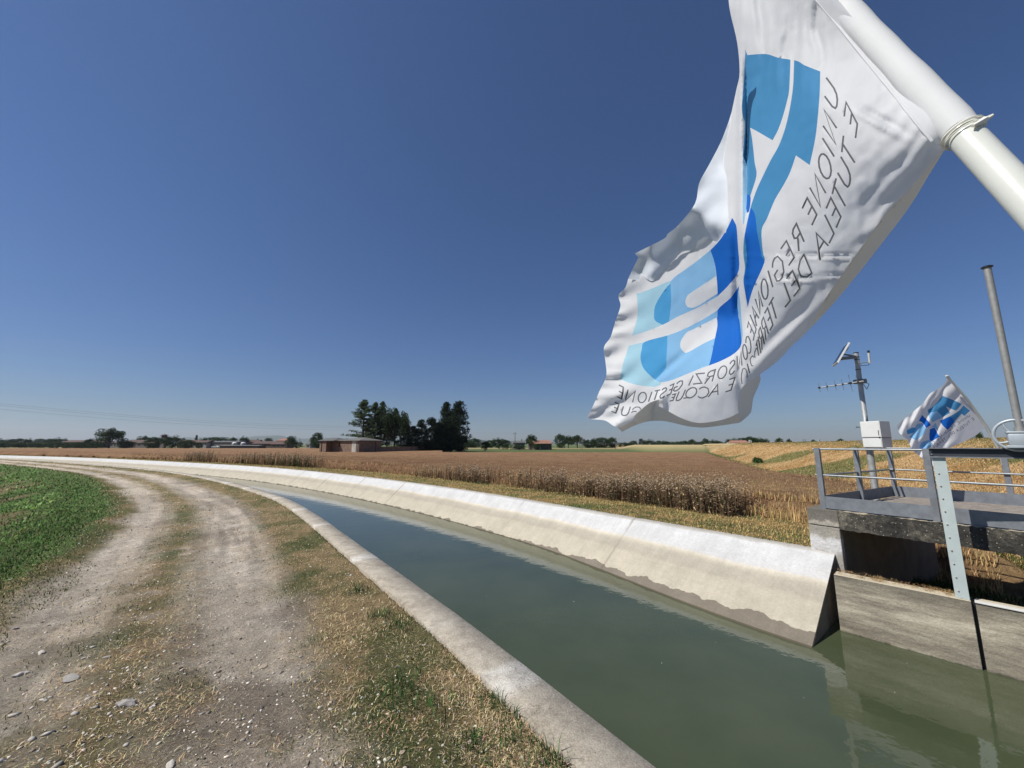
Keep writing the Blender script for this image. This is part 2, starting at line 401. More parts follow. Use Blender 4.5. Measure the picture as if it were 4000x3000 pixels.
c = mul(n, c, ramp(n, noise(n, 30, 8, .7), [(.3, .88), (.7, 1.10)]))
c = mul(n, c, ramp(n, noise(n, 3, 6, .7, vec=uvn.outputs[0], sc3=(.3, 5, 1)), [(.35, .97), (.65, 1.02)]))
# scratches down the upper band
c = mul(n, c, ramp(n, noise(n, 5, 5, .7, vec=uvn.outputs[0], sc3=(1.5, .3, 1)), [(.42, .95), (.6, 1.02)]))
c = mul(n, c, (.26, .22, .16), mth('MULTIPLY', ramp(n, noise(n, 6, 6, .8, vec=uvn.outputs[0], sc3=(1.2, .12, 1)), [(.60, 0.), (.74, .5)]), ramp(n, sep.outputs[1], [(.3, 0.), (.5, 1.)])), 'MIX')
# expansion joints every 7.6 m (fine) and weak ones between
jn = mth('FRACT', mth('DIVIDE', mth('ADD', sep.outputs[0], mth('MULTIPLY', mth('SUBTRACT', noise(n, 9, 3), .5), .05)), 3.82))
jl = ramp(n, jn, [(.0, 0.0), (.933, 0.0), (.939, 1.0), (.948, 1.0), (.954, 0.0)])
c = mul(n, c, (.22, .19, .15), mth('MULTIPLY', jl, ramp(n, noise(n, .5, 2), [(.42, .15), (.60, .85)])), 'MIX')
# wet band above the water, ragged, taller towards the structure
wet_h = mth('ADD', mth('MULTIPLY', mth('SUBTRACT', 1.0, mth('DIVIDE', sep.outputs[0], 7.0, cl=True), cl=True), .13), .005)
rag = mth('ADD', mth('MULTIPLY', mth('SUBTRACT', noise(n, 2.2, 4, .5, vec=uvn.outputs[0], sc3=(1.0, .05, 1)), .47), .30), mth('ADD', wet_h, .015))
wf = mth('GREATER_THAN', sep.outputs[1], mth('SUBTRACT', 1.0, mth('MULTIPLY', rag, 1.0)))
c = mul(n, c, (.40, .38, .38), mth('MULTIPLY', wf, .95), 'MULTIPLY')
al = mth('GREATER_THAN', sep.outputs[1], .985); c = mul(n, c, (.07, .055, .035), mth('MULTIPLY', al, .8), 'MIX')
n.links.new(c, b.inputs['Base Color']); b.inputs['Roughness'].default_value = .85; b.inputs['Specular IOR Level'].default_value = .25
bump(n, b, noise(n, 14, 8, .7), .012)
lin = link('canal_lining', me, M_lin, smooth=False); tag(lin, kind='structure')
# thickness of the lining where it ends
o_e = offw[-1]; pe = FARr[-1]; ne = nrm[-1]
def onend(off, z, back=0.0): return (pe[0]+ne[0]*off+endt[0]*(-back), pe[1]+ne[1]*off+endt[1]*(-back), z)
M_conc = simple('old_concrete', (.30, .27, .225), .9, .3, 5, bmp=.012, c2=(.20, .18, .145))
M_concd = simple('lichen_concrete', (.045, .043, .038), .95, .3, 16, bmp=.03, c2=(.21, .19, .15))
mbe = MB()
ea = [onend(0, .01), onend(.03, -.008), onend(o_e, ZW), onend(o_e*1.5, ZW*1.5), onend(o_e*1.5, ZW*1.5-.1), onend(-.9, ZW*1.6-.1), onend(-.9, .01)]
eb = [onend(0, .01, .0)]
off_pts = [(-.9, -.01), (.0, -.006), (.03, -.02), (o_e, ZW-.012), (o_e*1.5, ZW*1.5-.012), (o_e*1.5, ZW*1.5-.1), (-.9, ZW*1.6)]
Vp = [onend(a_, z_, -.004) for a_, z_ in off_pts]+[onend(a_, z_-.01, .25) for a_, z_ in off_pts]
m_ = len(off_pts); mbe.add(Vp, [tuple(range(m_))]+[tuple(range(2*m_-1, m_-1, -1))]+[(i_, (i_+1) % m_, m_+(i_+1) % m_, m_+i_) for i_ in range(m_)])
M_shade_conc = simple('shaded_concrete', (.115, .10, .082), .9, .3, 3, bmp=.012, c2=(.17, .15, .12))  # shade of the end face and channel wall put into a darker colour
o = mbe.build('lining_end', M_shade_conc, lin)
# kerb
nk = normals(NEARr)
V = []; kp = [(-.02, -1.9), (.0, -.30), (.0, -.004), (.008, .010), (.17, .013), (.325, .009), (.333, -.01), (.34, -.15)]
Lk = np.r_[0, np.cumsum(np.linalg.norm(np.diff(NEARr, axis=0), axis=1))]
for k, p in enumerate(NEARr):
    e = .014*(vn(np.array([Lk[k]*2.2]), np.array([3.]), 5)[0]-.5)+.02*(vn(np.array([Lk[k]*.7]), np.array([1.]), 5)[0]-.5)
    for m_, (a_, z_) in enumerate(kp):
        e_l = .05*(vn(np.array([Lk[k]*3.1]), np.array([7.]), 15)[0]-.5)+.03*(vn(np.array([Lk[k]*9.1]), np.array([7.]), 25)[0]-.5)
        aa_ = -a_+(e*.5 if m_ < 4 else -e_l); zz_ = z_+(.002*(vn(np.array([Lk[k]*3]), np.array([m_*1.3]), 8)[0]-.5) if m_ in (3, 4, 5) else 0)
        V.append((p[0]-nk[k][0]*aa_, p[1]-nk[k][1]*aa_, zz_))
# nk points to the right of travel = towards us
V = np.array(V); K = len(kp)
Fs = [(k*K+m, (k+1)*K+m, (k+1)*K+m+1, k*K+m+1) for k in range(len(NEARr)-1) for m in range(K-1)]
uvk = np.array([(Lk[k]-Lk[-1], m/K) for k in range(len(NEARr)) for m in range(K)])
me = rawmesh('canal_kerb', V, np.array(Fs), 4, uv=uvk)
M_kerb, n, b = newmat('kerb_concrete')
uvn = nd(n, 'ShaderNodeUVMap'); sep = nd(n, 'ShaderNodeSeparateXYZ'); n.links.new(uvn.outputs[0], sep.inputs[0])
c = ramp(n, noise(n, 1.3, 3, .4, vec=uvn.outputs[0], sc3=(1, .1, 1)), [(.42, (.39, .345, .275)), (.56, (.44, .395, .32)), (.60, (.56, .53, .47))])
c = mul(n, c, ramp(n, noise(n, 9, 10, .8), [(.32, .66), (.66, 1.2)]))
c = mul(n, c, ramp(n, noise(n, 80, 8, .8), [(.35, .6), (.65, 1.25)]))
c = mul(n, c, (.66, .63, .60), ramp(n, noise(n, 3.0, 8, .8), [(.52, 0.0), (.62, .8)]))
n.links.new(c, b.inputs['Base Color']); b.inputs['Roughness'].default_value = .9; bump(n, b, noise(n, 35, 10, .8), .012)
kb = link('canal_kerb', me, M_kerb); tag(kb, kind='structure')
# water
Vw = []; kk = list(range(0, len(FARr), 2))+[len(FARr)-1]
PW = [(FARr[k], nrm[k]) for k in kk]+[(A0+U*t, -N_) for t in (1., 2.5, 5, 9, 15, 25)]
offs = np.linspace(-.05, 5.5, 12)
for p, nn_ in PW:
    for o_ in offs: Vw.append((p[0]+nn_[0]*o_, p[1]+nn_[1]*o_, ZW))
kw = len(offs); Fs = [(a_*kw+m, a_*kw+m+1, (a_+1)*kw+m+1, (a_+1)*kw+m) for a_ in range(len(PW)-1) for m in range(kw-1)]
me = rawmesh('canal_water', np.array(Vw), np.array(Fs), 4)
M_wat, n, b = newmat('murky_water')
c = ramp(n, noise(n, .5, 4), [(.35, (.046, .059, .030)), (.65, (.064, .077, .041))])
c = mul(n, c, (.75, .74, .62), ramp(n, noise(n, 16, 3, .5), [(.775, 0.), (.79, .7)]), 'MIX')
n.links.new(c, b.inputs['Base Color']); b.inputs['Roughness'].default_value = .045; b.inputs['IOR'].default_value = 1.48
h1 = noise(n, 3.0, 3, .5); h2 = noise(n, 14, 2, .5)
x = nd(n, 'ShaderNodeMath', operation='MULTIPLY_ADD'); n.links.new(h2, x.inputs[0]); x.inputs[1].default_value = .18; n.links.new(h1, x.inputs[2])
bump(n, b, x.outputs[0], .010, .36)
w = link('canal_water', me, M_wat, smooth=True); tag(w, kind='structure')

# ================================================================== blades, straw, stones
def blades(name, P, h, wd, colr, lean=.5, flat=0.0, mat=None, az=None, parent=None):
    n_ = len(P); az = RNG.uniform(0, 2*np.pi, n_) if az is None else az
    d = np.stack([np.cos(az), np.sin(az), np.zeros(n_)], -1); s = np.stack([-np.sin(az), np.cos(az), np.zeros(n_)], -1)
    tl = RNG.uniform(0, lean, n_) if np.isscalar(lean) else lean
    ln = (h*tl)[:, None]; up = (h*np.sqrt(np.clip(1-tl**2, .0, 1)))[:, None]*np.array([0, 0, 1])
    mid = P+d*ln*.35+up*.6; tip = P+d*ln+up*(1-.25*tl[:, None])
    sw = s*wd[:, None]*.5
    V = np.stack([P-sw, P+sw, mid+sw*.8, mid-sw*.8, tip], 1).reshape(-1, 3)
    b0 = np.arange(n_)*5
    Fa = np.concatenate([np.stack([b0, b0+1, b0+2], -1), np.stack([b0, b0+2, b0+3], -1), np.stack([b0+3, b0+2, b0+4], -1)])
    cv = np.repeat(colr, 5, axis=0)
    return link(name, rawmesh(name, V, Fa, 3, cv), mat or M_blade, parent)
def sample_polar(n_, r0, r1, a0, a1_, p=1.0):
    """more samples near the path, thinning outwards"""
    t = RNG.uniform(0, 1, n_); r = r0*(r1/r0)**(t**p); a = np.radians(RNG.uniform(a0, a1_, n_))
    return r*np.sin(a), r*np.cos(a), r
def jit(c, n_, s=.25): return np.clip(np.asarray(c)*(1+s*RNG.standard_normal((n_, 1)))*(1+.08*RNG.standard_normal((n_, 3))), .005, .95)
STRAW = np.array([.72, .57, .34]); STRAW2 = np.array([.50, .37, .20]); GREEN = np.array([.065, .105, .03]); GREEN2 = np.array([.09, .165, .035])
def pick(mask, *cols):
    out = cols[0].copy()
    for m, c in zip(mask, cols[1:]): out[m] = c[m]
    return out
# verge turf by the kerb and dry strips of the track
x, y, r = sample_polar(420000, 1.1, 60, -64, 48)
dn = sdist(NEAR_F[::2], x, y)
n1 = fbm(x*.9, y*.9, 11); turf = 1-sst(1.0, 1.6, dn+.5*(n1-.5)); cs = np.exp(-((dn-2.5)/.40)**2)*sst(.42, .6, fbm(x*2.0, y*2.0, 12)+.1)*.9
ed = sst(3.5, 3.85, dn)*(1-sst(4.1, 4.5, dn))*.8
loose = .45*sst(.47, .60, fbm(x*1.7, y*1.7, 21))*(dn < 3.8)
keep = (dn > .33) & (RNG.uniform(0, 1, len(x)) < np.maximum.reduce([turf*.9, cs, ed, loose])*(.25+.75*sst(.30, .55, fbm(x*2.6, y*2.6, 77))))
x, y, r, dn = x[keep], y[keep], r[keep], dn[keep]; z = terrain(x, y); n_ = len(x)
gp = sst(.47, .66, fbm(x*1.1, y*1.1, 31)+.3*(fbm(x*5, y*5, 32)-.5))*.62+.12; isg = RNG.uniform(0, 1, n_) < gp*np.where(dn > 1.7, .25, 1.0)
colr = pick([isg, RNG.uniform(0, 1, n_) < .35], jit(STRAW, n_), jit(GREEN, n_, .3), jit(STRAW2, n_)); colr[isg] = jit(GREEN*1.1, n_, .3)[isg]
dkp = (dn > 1.9) & (dn < 3.2) & (fbm(x*2.2, y*2.2, 18) > .62) & (RNG.uniform(0, 1, n_) < .6); colr[dkp] = jit((.07, .085, .03), n_, .3)[dkp]; isg = isg | dkp
hh = (.016+.022*RNG.random(n_))*(1+.04*r); ww = (.0016+.0016*RNG.random(n_))*(1+.22*r)
ln = np.where(isg, RNG.uniform(.2, .9, n_), RNG.uniform(.75, 1.0, n_))
o = blades('dry_grass', np.stack([x, y, z-.004], -1), hh*(1+.35*(~isg)*(r < 5)), ww, colr, ln); tag(o, kind='stuff')
# tufts of coarse green grass near the camera
tc_px = [(2080, 2620), (2060, 2760), (1560, 2700), (1600, 2640), (1720, 2760), (1540, 2770), (1850, 2900), (2150, 2950), (2280, 2960), (2100, 2790), (1480, 2400), (1400, 2300), (1550, 2440), (1950, 2730), (2000, 2880)]
TUFT = ['upper clump of coarse green blades overhanging the kerb', 'coarse green clump against the kerb, just below the overhanging one', 'broad-bladed green clump at the bare dirt edge, middle height', 'broad green clump slightly above and right of the bare dirt', 'wide flat green clump in the middle of the near verge', 'green clump bordering the bare dirt, lowest on that edge', 'small green clump low in the verge near the picture bottom', 'green blades at the kerb close to the picture bottom', 'last green clump against the kerb at the picture bottom', 'green clump on the kerb line between its two neighbours', 'small dark tuft in pale straw half way up the verge', 'small dark tuft, farthest up the verge of its kind', 'small dark tuft just below the pale straw patch', 'green clump a hand away from the kerb at mid verge', 'fine green clump at the very bottom of the verge']
for k, (px, py) in enumerate(tc_px):
    c0 = atz(px, py); m_ = 90; rad = .085 if k < 6 else .06
    xx = c0[0]+RNG.normal(0, rad, m_); yy = c0[1]+RNG.normal(0, rad, m_)
    P_ = np.stack([xx, yy, terrain(xx, yy)-.005], -1)
    t_ = blades('grass_tuft', P_, RNG.uniform(.04, .13, m_), RNG.uniform(.003, .0075, m_), jit((.05, .105, .03), m_, .35), RNG.uniform(.3, .95, m_))
    tag(t_, TUFT[k], 'grass tuft', 'green grass tufts beside the kerb')
# loose straw in the foreground
x, y, r = sample_polar(60000, 1.3, 10, -66, 40); dn = sdist(NEAR_F[::2], x, y)
k = (dn > .3) & (dn < 3.9) & (RNG.uniform(0, 1, len(x)) < .12+.9*sst(.48, .66, fbm(x*1.9, y*1.9, 51))*sst(3.2, .8, dn))
x, y, r = x[k], y[k], r[k]; n_ = len(x)
o = blades('loose_straw', np.stack([x, y, terrain(x, y)+.006], -1), RNG.uniform(.012, .045, n_), RNG.uniform(.0012, .0028, n_), jit((.62, .50, .33), n_, .3), np.full(n_, .995)); tag(o, kind='stuff')
# green bank
x, y, r = sample_polar(260000, 3.2, 75, -70, -8); dn = sdist(NEAR_F[::2], x, y)
n1 = fbm(x*.9, y*.9, 11); k = (dn > 3.5+.7*(n1-.5)) & (dn < 60)
brn = sst(.47, .60, fbm(x*.45+3, y*.45, 33))*sst(4.6, 6.5, dn)
k &= RNG.uniform(0, 1, len(x)) < 1-.75*brn
x, y, r, dn, brn = x[k], y[k], r[k], dn[k], brn[k]; n_ = len(x); z = terrain(x, y)
br = sst(.48, .66, fbm(x*.9, y*.9, 61))*sst(4.4, 5.6, dn)
colr = jit((.085, .155, .04), n_, .4)*(1-br[:, None])+jit((.32, .46, .16), n_, .3)*br[:, None]
dr = (RNG.uniform(0, 1, n_) < .12+.5*brn+.35*(dn < 3.9)); colr[dr] = jit((.20, .17, .08), n_, .3)[dr]
o = blades('bank_grass', np.stack([x, y, z-.01], -1), RNG.uniform(.03, .085, n_)*(1+.010*r)*(1+.8*br)*(.55+.45*sst(3.5, 4.4, dn)), RNG.uniform(.004, .011, n_)*(1+.12*r)*(1+br)*(.55+.45*sst(3.5, 4.4, dn)), colr, RNG.uniform(.25, .95, n_)); tag(o, kind='stuff')
# far verge
x, y, r = sample_polar(380000, 6, 90, -56, 56); df = -sdist(FAR_EXT, x, y)
uu = (x-A0[0])*U[0]+(y-A0[1])*U[1]
k = (df > .10+.10*vn(x*3, y*3, 4)) & (df < 4.3) & (uu < -.02)
x, y, r = x[k], y[k], r[k]; n_ = len(x); isg = RNG.uniform(0, 1, n_) < .12+.55*sst(.48, .62, fbm(x*.9, y*.9, 71))
colr = jit((.46, .33, .14), n_, .25); colr[isg] = jit((.09, .12, .04), n_, .3)[isg]
o = blades('verge_grass', np.stack([x, y, terrain(x, y)-.01], -1), RNG.uniform(.03, .08, n_)*(1+.01*r), RNG.uniform(.003, .006, n_)*(1+.16*r), colr, RNG.uniform(.4, .98, n_)); tag(o, kind='stuff')
# dike straw
x, y, r = sample_polar(520000, 8, 160, 20, 60); q = x*DN[0]+y*DN[1]; df = -sdist(FAR_EXT, x, y)
uu = (x-A0[0])*U[0]+(y-A0[1])*U[1]; vv_ = (x-A0[0])*N_[0]+(y-A0[1])*N_[1]
k = (df > 4.2) & (q > 6.6) & (q < 24) | ((uu > .1) & (vv_ > 5.6) & (q < 24) & (df > 3.2)) | (q > 5.6) & (q < 24) & (df > 5) & (r < 22)
x, y, r, q = x[k], y[k], r[k], q[k]; n_ = len(x); n1 = fbm(x*.9, y*.9, 11)
g1 = sst(.60, .70, fbm(x*.12+8, y*.12, 41))*.8; gs = np.exp(-((q-7.1)/.8)**2); gt = sst(14.5, 18, q)*.42
isg = RNG.uniform(0, 1, n_) < np.clip(.08+.8*g1+.95*gs+gt, 0, .95)
colr = jit((.54, .365, .175), n_, .22); colr[isg] = jit((.11, .14, .045), n_, .3)[isg]
gg = isg & (RNG.uniform(0, 1, n_) < gs*1.2); colr[gg] = jit((.07, .14, .03), n_, .3)[gg]
o = blades('embankment_straw', np.stack([x, y, terrain(x, y)-.01], -1), RNG.uniform(.05, .12, n_)*(1+.008*r), RNG.uniform(.003, .008, n_)*(1+.075*r), colr, RNG.uniform(.5, .99, n_)); tag(o, kind='stuff')
# straw and weeds in the side channel
m_ = 150000; uq = RNG.uniform(.12, 7.5, m_); vq = RNG.uniform(-.62, 8.6, m_)
x = A0[0]+U[0]*uq+N_[0]*vq; y = A0[1]+U[1]*uq+N_[1]*vq
k = ((x-WL1[0])*WLn[0]+(y-WL1[1])*WLn[1]) > .26; x, y, uq, vq = x[k], y[k], uq[k], vq[k]; m_ = len(x)
isg = RNG.uniform(0, 1, m_) < .15+.8*np.exp(-((uq-.55)/.45)**2)
colr = jit((.56, .39, .19), m_, .35); colr[isg] = jit((.06, .11, .025), m_, .35)[isg]
o = blades('channel_straw', np.stack([x, y, terrain(x, y)+.012], -1), np.where(isg, RNG.uniform(.05, .28, m_), RNG.uniform(.06, .2, m_)), RNG.uniform(.006, .018, m_), colr, np.where(isg, RNG.uniform(.2, .9, m_), RNG.uniform(.5, .97, m_))); tag(o, kind='stuff')
# ------------------------------------------------------------------ wheat field
def field_ok(X, Y, df, q):
    ymax = np.where(X/np.maximum(Y, 1) < -.49, 208, np.where(X/np.maximum(Y, 1) < -.175, 150, 106))
    return (df > 4.0) & (q < 6.3) & (Y < ymax) & (Y > 0)
CH = .58
rf = [6.0]
while rf[-1] < 420: rf.append(rf[-1]*1.011+.02)
rf = np.array(rf); af = np.radians(np.linspace(-62, 52, 640))
RR, AA = np.meshgrid(rf, af, indexing='ij'); X = RR*np.sin(AA); Y = RR*np.cos(AA)
Z, dn, df, q, u, v, R = terrain(X, Y, True)
ok = field_ok(X, Y, df, q)
edge = np.minimum(sst(4.0, 5.3, df), sst(6.3, 5.6, q))
Zt = Z+CH*(.08+.92*edge)+(.10*(fbm(X*2, Y*2, 81)-.5)+.12*(fbm(X*.2, Y*.2, 82)-.5))*edge
tram = np.abs(((X+.25*Y+7) % 14)-7) ; tr2 = ((X > -38) & (X < -6) & (Y > 40))
n_a = fbm(X*.8, Y*.8, 83); c1 = np.array([.30, .185, .10]); c2 = np.array([.52, .35, .17])
cc = mixc(np.zeros(X.shape+(3,))+c1, (.24, .13, .075), sst(.4, .7, n_a))
cc = mixc(cc, c2, sst(22, 9, R)*.8*sst(.3, .6, fbm(X*1.5, Y*1.5, 84)))
idx = -np.ones(X.shape, int); idx[ok] = np.arange(ok.sum())
i, j = np.meshgrid(np.arange(X.shape[0]-1), np.arange(X.shape[1]-1), indexing='ij')
q4 = np.stack([idx[i, j], idx[i, j+1], idx[i+1, j+1], idx[i+1, j]], -1).reshape(-1, 4); q4 = q4[(q4 >= 0).all(1)]
Vt = np.stack([X, Y, Zt], -1)[ok]; Ct = cc[ok]
# skirt down to the soil around the border
from collections import Counter
ed_ = np.concatenate([q4[:, [0, 1]], q4[:, [1, 2]], q4[:, [2, 3]], q4[:, [3, 0]]]); es = np.sort(ed_, axis=1)
key = es[:, 0].astype(np.int64)*10**7+es[:, 1]; uq_, inv, cnt = np.unique(key, return_inverse=True, return_counts=True)
bed = ed_[cnt[inv] == 1]
Vs = Vt.copy(); Vs[:, 2] -= CH+.35
Vall = np.vstack([Vt, Vs]); off = len(Vt)
Fsk = np.stack([bed[:, 1], bed[:, 0], bed[:, 0]+off, bed[:, 1]+off], -1)
me = rawmesh('wheat_field', Vall, np.vstack([q4, Fsk]), 4, np.vstack([Ct, Ct]))
M_wheat = vcol('ripe_wheat', .95, [(1.3, .85, 1.12), (9, .72, 1.25), (55, .6, 1.35)], (14, .22), spec=.1)
o = link('wheat_field', me, M_wheat, smooth=True); tag(o, 'broad field of ripe reddish brown wheat beyond the canal', 'crop field', kind='stuff')
# standing ears
x, y, r = sample_polar(330000, 7.5, 75, -52, 50, .9); df = -sdist(FAR_EXT, x, y); q = x*DN[0]+y*DN[1]
k = field_ok(x, y, df+.15, q-.1); x, y, r, df = x[k], y[k], r[k], df[k]; n_ = len(x); z = terrain(x, y)
near_ = (df < 4.7); t = sst(22, 9, r)
colr = jit((.37, .24, .125), n_, .35)*(1-t[:, None])+jit((.60, .43, .20), n_, .25)*t[:, None]
hh = np.where(near_, RNG.uniform(.15, .34, n_)+.25*sst(4.0, 4.7, df), RNG.uniform(.16, .26, n_)); zb = np.where(near_, z, z+CH*.72)
P_ = np.stack([x, y, zb+.10*(fbm(x*2, y*2, 81)-.5)+.12*(fbm(x*.2, y*.2, 82)-.5)], -1)
o = blades('wheat_ears', P_, hh, (.004+.004*RNG.random(n_))*(1+.12*r), colr, .55); tag(o, kind='stuff')
# ------------------------------------------------------------------ tall dead weeds on the field edge
def weeds(name, spans, seed, label):
    rg = np.random.default_rng(seed); V = []; Fa = []; Cc = []
    def addtri(p, cl):
        b_ = len(V); V.extend(p); Fa.append((b_, b_+1, b_+2)); Cc.extend([cl]*3)
    Ld = np.r_[0, np.cumsum(np.linalg.norm(np.diff(FARr, axis=0), axis=1))]; OL = FARr-nrm*3.7; azl = OL[:, 0]/OL[:, 1]
    order = np.argsort(azl)
    for px0, px1, cnt_, hmax, grn in spans:
        for _ in range(cnt_):
            px = rg.uniform(px0, px1); a_ = (px-2000)/F*.985
            sx = np.interp(a_, azl[order], FARr[order, 0]); sy = np.interp(a_, azl[order], FARr[order, 1])
            k_ = np.argmin((FARr[:, 0]-sx)**2+(FARr[:, 1]-sy)**2); of = rg.uniform(3.0, 4.5)
            bx, by = FARr[k_]-nrm[k_]*of+rg.normal(0, .12, 2)
            dist = math.hypot(bx, by); bz = float(terrain(np.array([bx]), np.array([by]))[0])
            h_ = hmax*1.22*rg.uniform(.5, 1.08)*(.85+.15*of/2); lean = rg.normal(0, .09, 2)*h_
            w_ = .0035*(1+.10*dist); base = np.array([bx, by, bz]); top = base+np.array([lean[0], lean[1], h_])
            g_ = rg.random() < grn
            cs_ = np.array([.14, .095, .06])*rg.uniform(.4, 1.9) if not g_ else np.array([.05, .075, .03])*rg.uniform(.7, 1.4)
            if rg.random() < .3: cs_ = np.array([.36, .26, .15])*rg.uniform(.7, 1.2)
            for sx_, sy_ in ((1, .2), (-.2, 1)):
                s_ = np.array([sx_, sy_, 0])*w_
                addtri([base-s_, base+s_, top], cs_)
            nl = rg.integers(5, 10)
            for q_ in range(nl):
                t_ = rg.uniform(.08, .82); p0 = base+(top-base)*t_; a2 = rg.uniform(0, 6.28); L_ = rg.uniform(.05, .13)*(1.1-t_*.5)
                d_ = np.array([math.cos(a2), math.sin(a2), rg.uniform(-.9, .3)])*L_; s_ = np.array([-math.sin(a2), math.cos(a2), .6])*rg.uniform(.008, .02)*(1+.03*dist)
                addtri([p0-s_*.4, p0+s_, p0+d_], cs_*rg.uniform(.6, 1.9))
            nb_ = rg.integers(1, 5)
            for q_ in range(nb_):
                t_ = rg.uniform(.6, .9); p0 = base+(top-base)*t_; a2 = rg.uniform(0, 6.28); L_ = rg.uniform(.05, .16)
                p1 = p0+np.array([math.cos(a2)*.6, math.sin(a2)*.6, .9])*L_; s_ = np.array([.7, .3, 0])*w_*.6
                addtri([p0-s_, p0+s_, p1], cs_)
                hr = .011*(1+.035*dist)*rg.uniform(.7, 1.2); hc = np.array([.66, .52, .36])*rg.uniform(.5, 1.2)
                o6 = [p1+np.array(v_)*hr for v_ in ((1.3, 0, 0), (0, 1.3, 0), (-1.3, 0, 0), (0, -1.3, 0), (0, 0, .8), (0, 0, -1.0))]
                for f_ in ((0, 1, 4), (1, 2, 4), (2, 3, 4), (3, 0, 4), (1, 0, 5), (2, 1, 5), (3, 2, 5), (0, 3, 5)):
                    addtri([o6[f_[0]], o6[f_[1]], o6[f_[2]]], hc if f_[2] == 4 else hc*.6)
    o_ = link(name, rawmesh(name, np.array(V), np.array(Fa), 3, np.clip(np.array(Cc), .005, .9)), M_blade); tag(o_, label, 'weeds', kind='stuff'); return o_
weeds('dead_weeds', [(2000, 2130, 100, .62, .12), (2120, 2300, 230, .66, .12), (2300, 2480, 300, .66, .12), (2450, 2600, 260, .72, .12), (2600, 2740, 300, .74, .14), (2730, 2860, 250, .74, .14), (1760, 1915, 170, .66, .1), (1655, 1730, 70, .55, .1), (1730, 1990, 40, .4, .1), (2850, 2900, 12, .4, .3)], 5, 'tall dead brown weeds with pale seed heads in front of the wheat')
weeds('dead_weeds', [(940, 1240, 330, .95, .35), (745, 830, 110, .95, .35), (1090, 1200, 60, .7, .9), (830, 950, 40, .5, .2), (600, 745, 30, .5, .2)], 6, 'distant greyer row of dead weeds at the bend of the canal')
# ------------------------------------------------------------------ stones
def stone_mesh(name, rg, sub=3, flat=.36):
    bm = bmesh.new(); bmesh.ops.create_icosphere(bm, subdivisions=sub, radius=1)
    k3 = rg.normal(0, 1, (5, 3)); ph = rg.uniform(0, 6, 5); st = np.array([1, rg.uniform(.5, .85), flat*rg.uniform(.7, 1.1)])
    for v_ in bm.verts:
        c_ = np.array(v_.co); s_ = 1+.13*sum(math.sin(c_@k3[i_]*2.2+ph[i_]) for i_ in range(5))*.7
        c_ = c_*s_*st; v_.co = Vector(c_)
    me_ = bpy.data.meshes.new(name); bm.to_mesh(me_); bm.free(); return me_
M_st = [simple('pale_stone', (.56, .52, .45), .85, .2, 8, bmp=.004), simple('grey_stone', (.38, .355, .32), .8, .18, 8, bmp=.004), simple('tan_stone', (.42, .34, .25), .85, .2, 8, bmp=.004), simple('dark_clod', (.09, .075, .06), .95, .3, 8, bmp=.006)]
stn = ['white', 'grey', 'tan', 'dark brown']
sp = [(500, 2655+90, 60, 1, 'long flat grey stone lying in the right wheel track'), (1030, 2580, 36, 2, 'tan angular stone at the straw edge of the track'), (600, 2748, 20, 0, 'rounded cream pebble just right of the long grey stone'), (165, 2530, 28, 0, 'large white pebble nearest the left picture edge'), (365, 2518, 20, 0, 'white rounded stone above the green tuft in the centre strip'),
      (90, 2610, 36, 0, 'pair-like flat white stone at the left edge'), (280, 2640, 50, 1, 'pale flat slab stone between the wheel tracks'), (670, 2965, 42, 0, 'white pointed stone at the bottom edge of the picture'), (860, 2605, 18, 3, 'dark clod beside the tan stone'), (790, 2770, 22, 1, 'grey pebble below the straw line'),
      (560, 2700, 16, 0, 'small white pebble above the long grey stone'), (1570, 2930, 26, 2, 'brown angular stone near the bottom grass tufts'), (1290, 2755, 18, 0, 'white pebble in the bare patch right of the track'), (830, 2190, 14, 3, 'dark clod alone on the right wheel track'), (930, 2225, 16, 3, 'reddish dark clod at the edge of dry turf'), (1600, 2378, 16, 0, 'white broken stone against the kerb edge'),
      (740, 2900, 16, 0, 'small cream pebble near the bottom middle'), (420, 2560, 24, 1, 'grey flat stone among the centre strip pebbles'), (330, 2560, 16, 0, 'bright small pebble among the centre strip stones'), (240, 2470, 14, 0, 'tiny white pebble on the far end of the stony strip'), (1350, 2390, 14, 1, 'grey pebble in the pale verge straw'), (60, 2440, 20, 1, 'grey pebble beside the left grass edge')]
rg = np.random.default_rng(3); smesh = [stone_mesh('stone', rg) for _ in range(5)]
for k_, (px, py, wpx, mi, lb) in enumerate(sp):
    p = atz(px, py); dist = math.hypot(p[0], p[1]); s_ = wpx/F*math.hypot(dist, H)*.5*.68
    me_ = smesh[k_ % 5].copy(); me_.name = 'stone'; o = link('stone', me_, M_st[mi], smooth=False)
    o.location = (p[0], p[1], float(terrain(np.array([p[0]]), np.array([p[1]]))[0])+s_*.12); o.scale = (s_, s_, s_); o.rotation_euler = (rg.normal(0, .1), rg.normal(0, .1), rg.uniform(0, 3.1))
    tag(o, lb, 'stone', 'loose stones lying on the track')
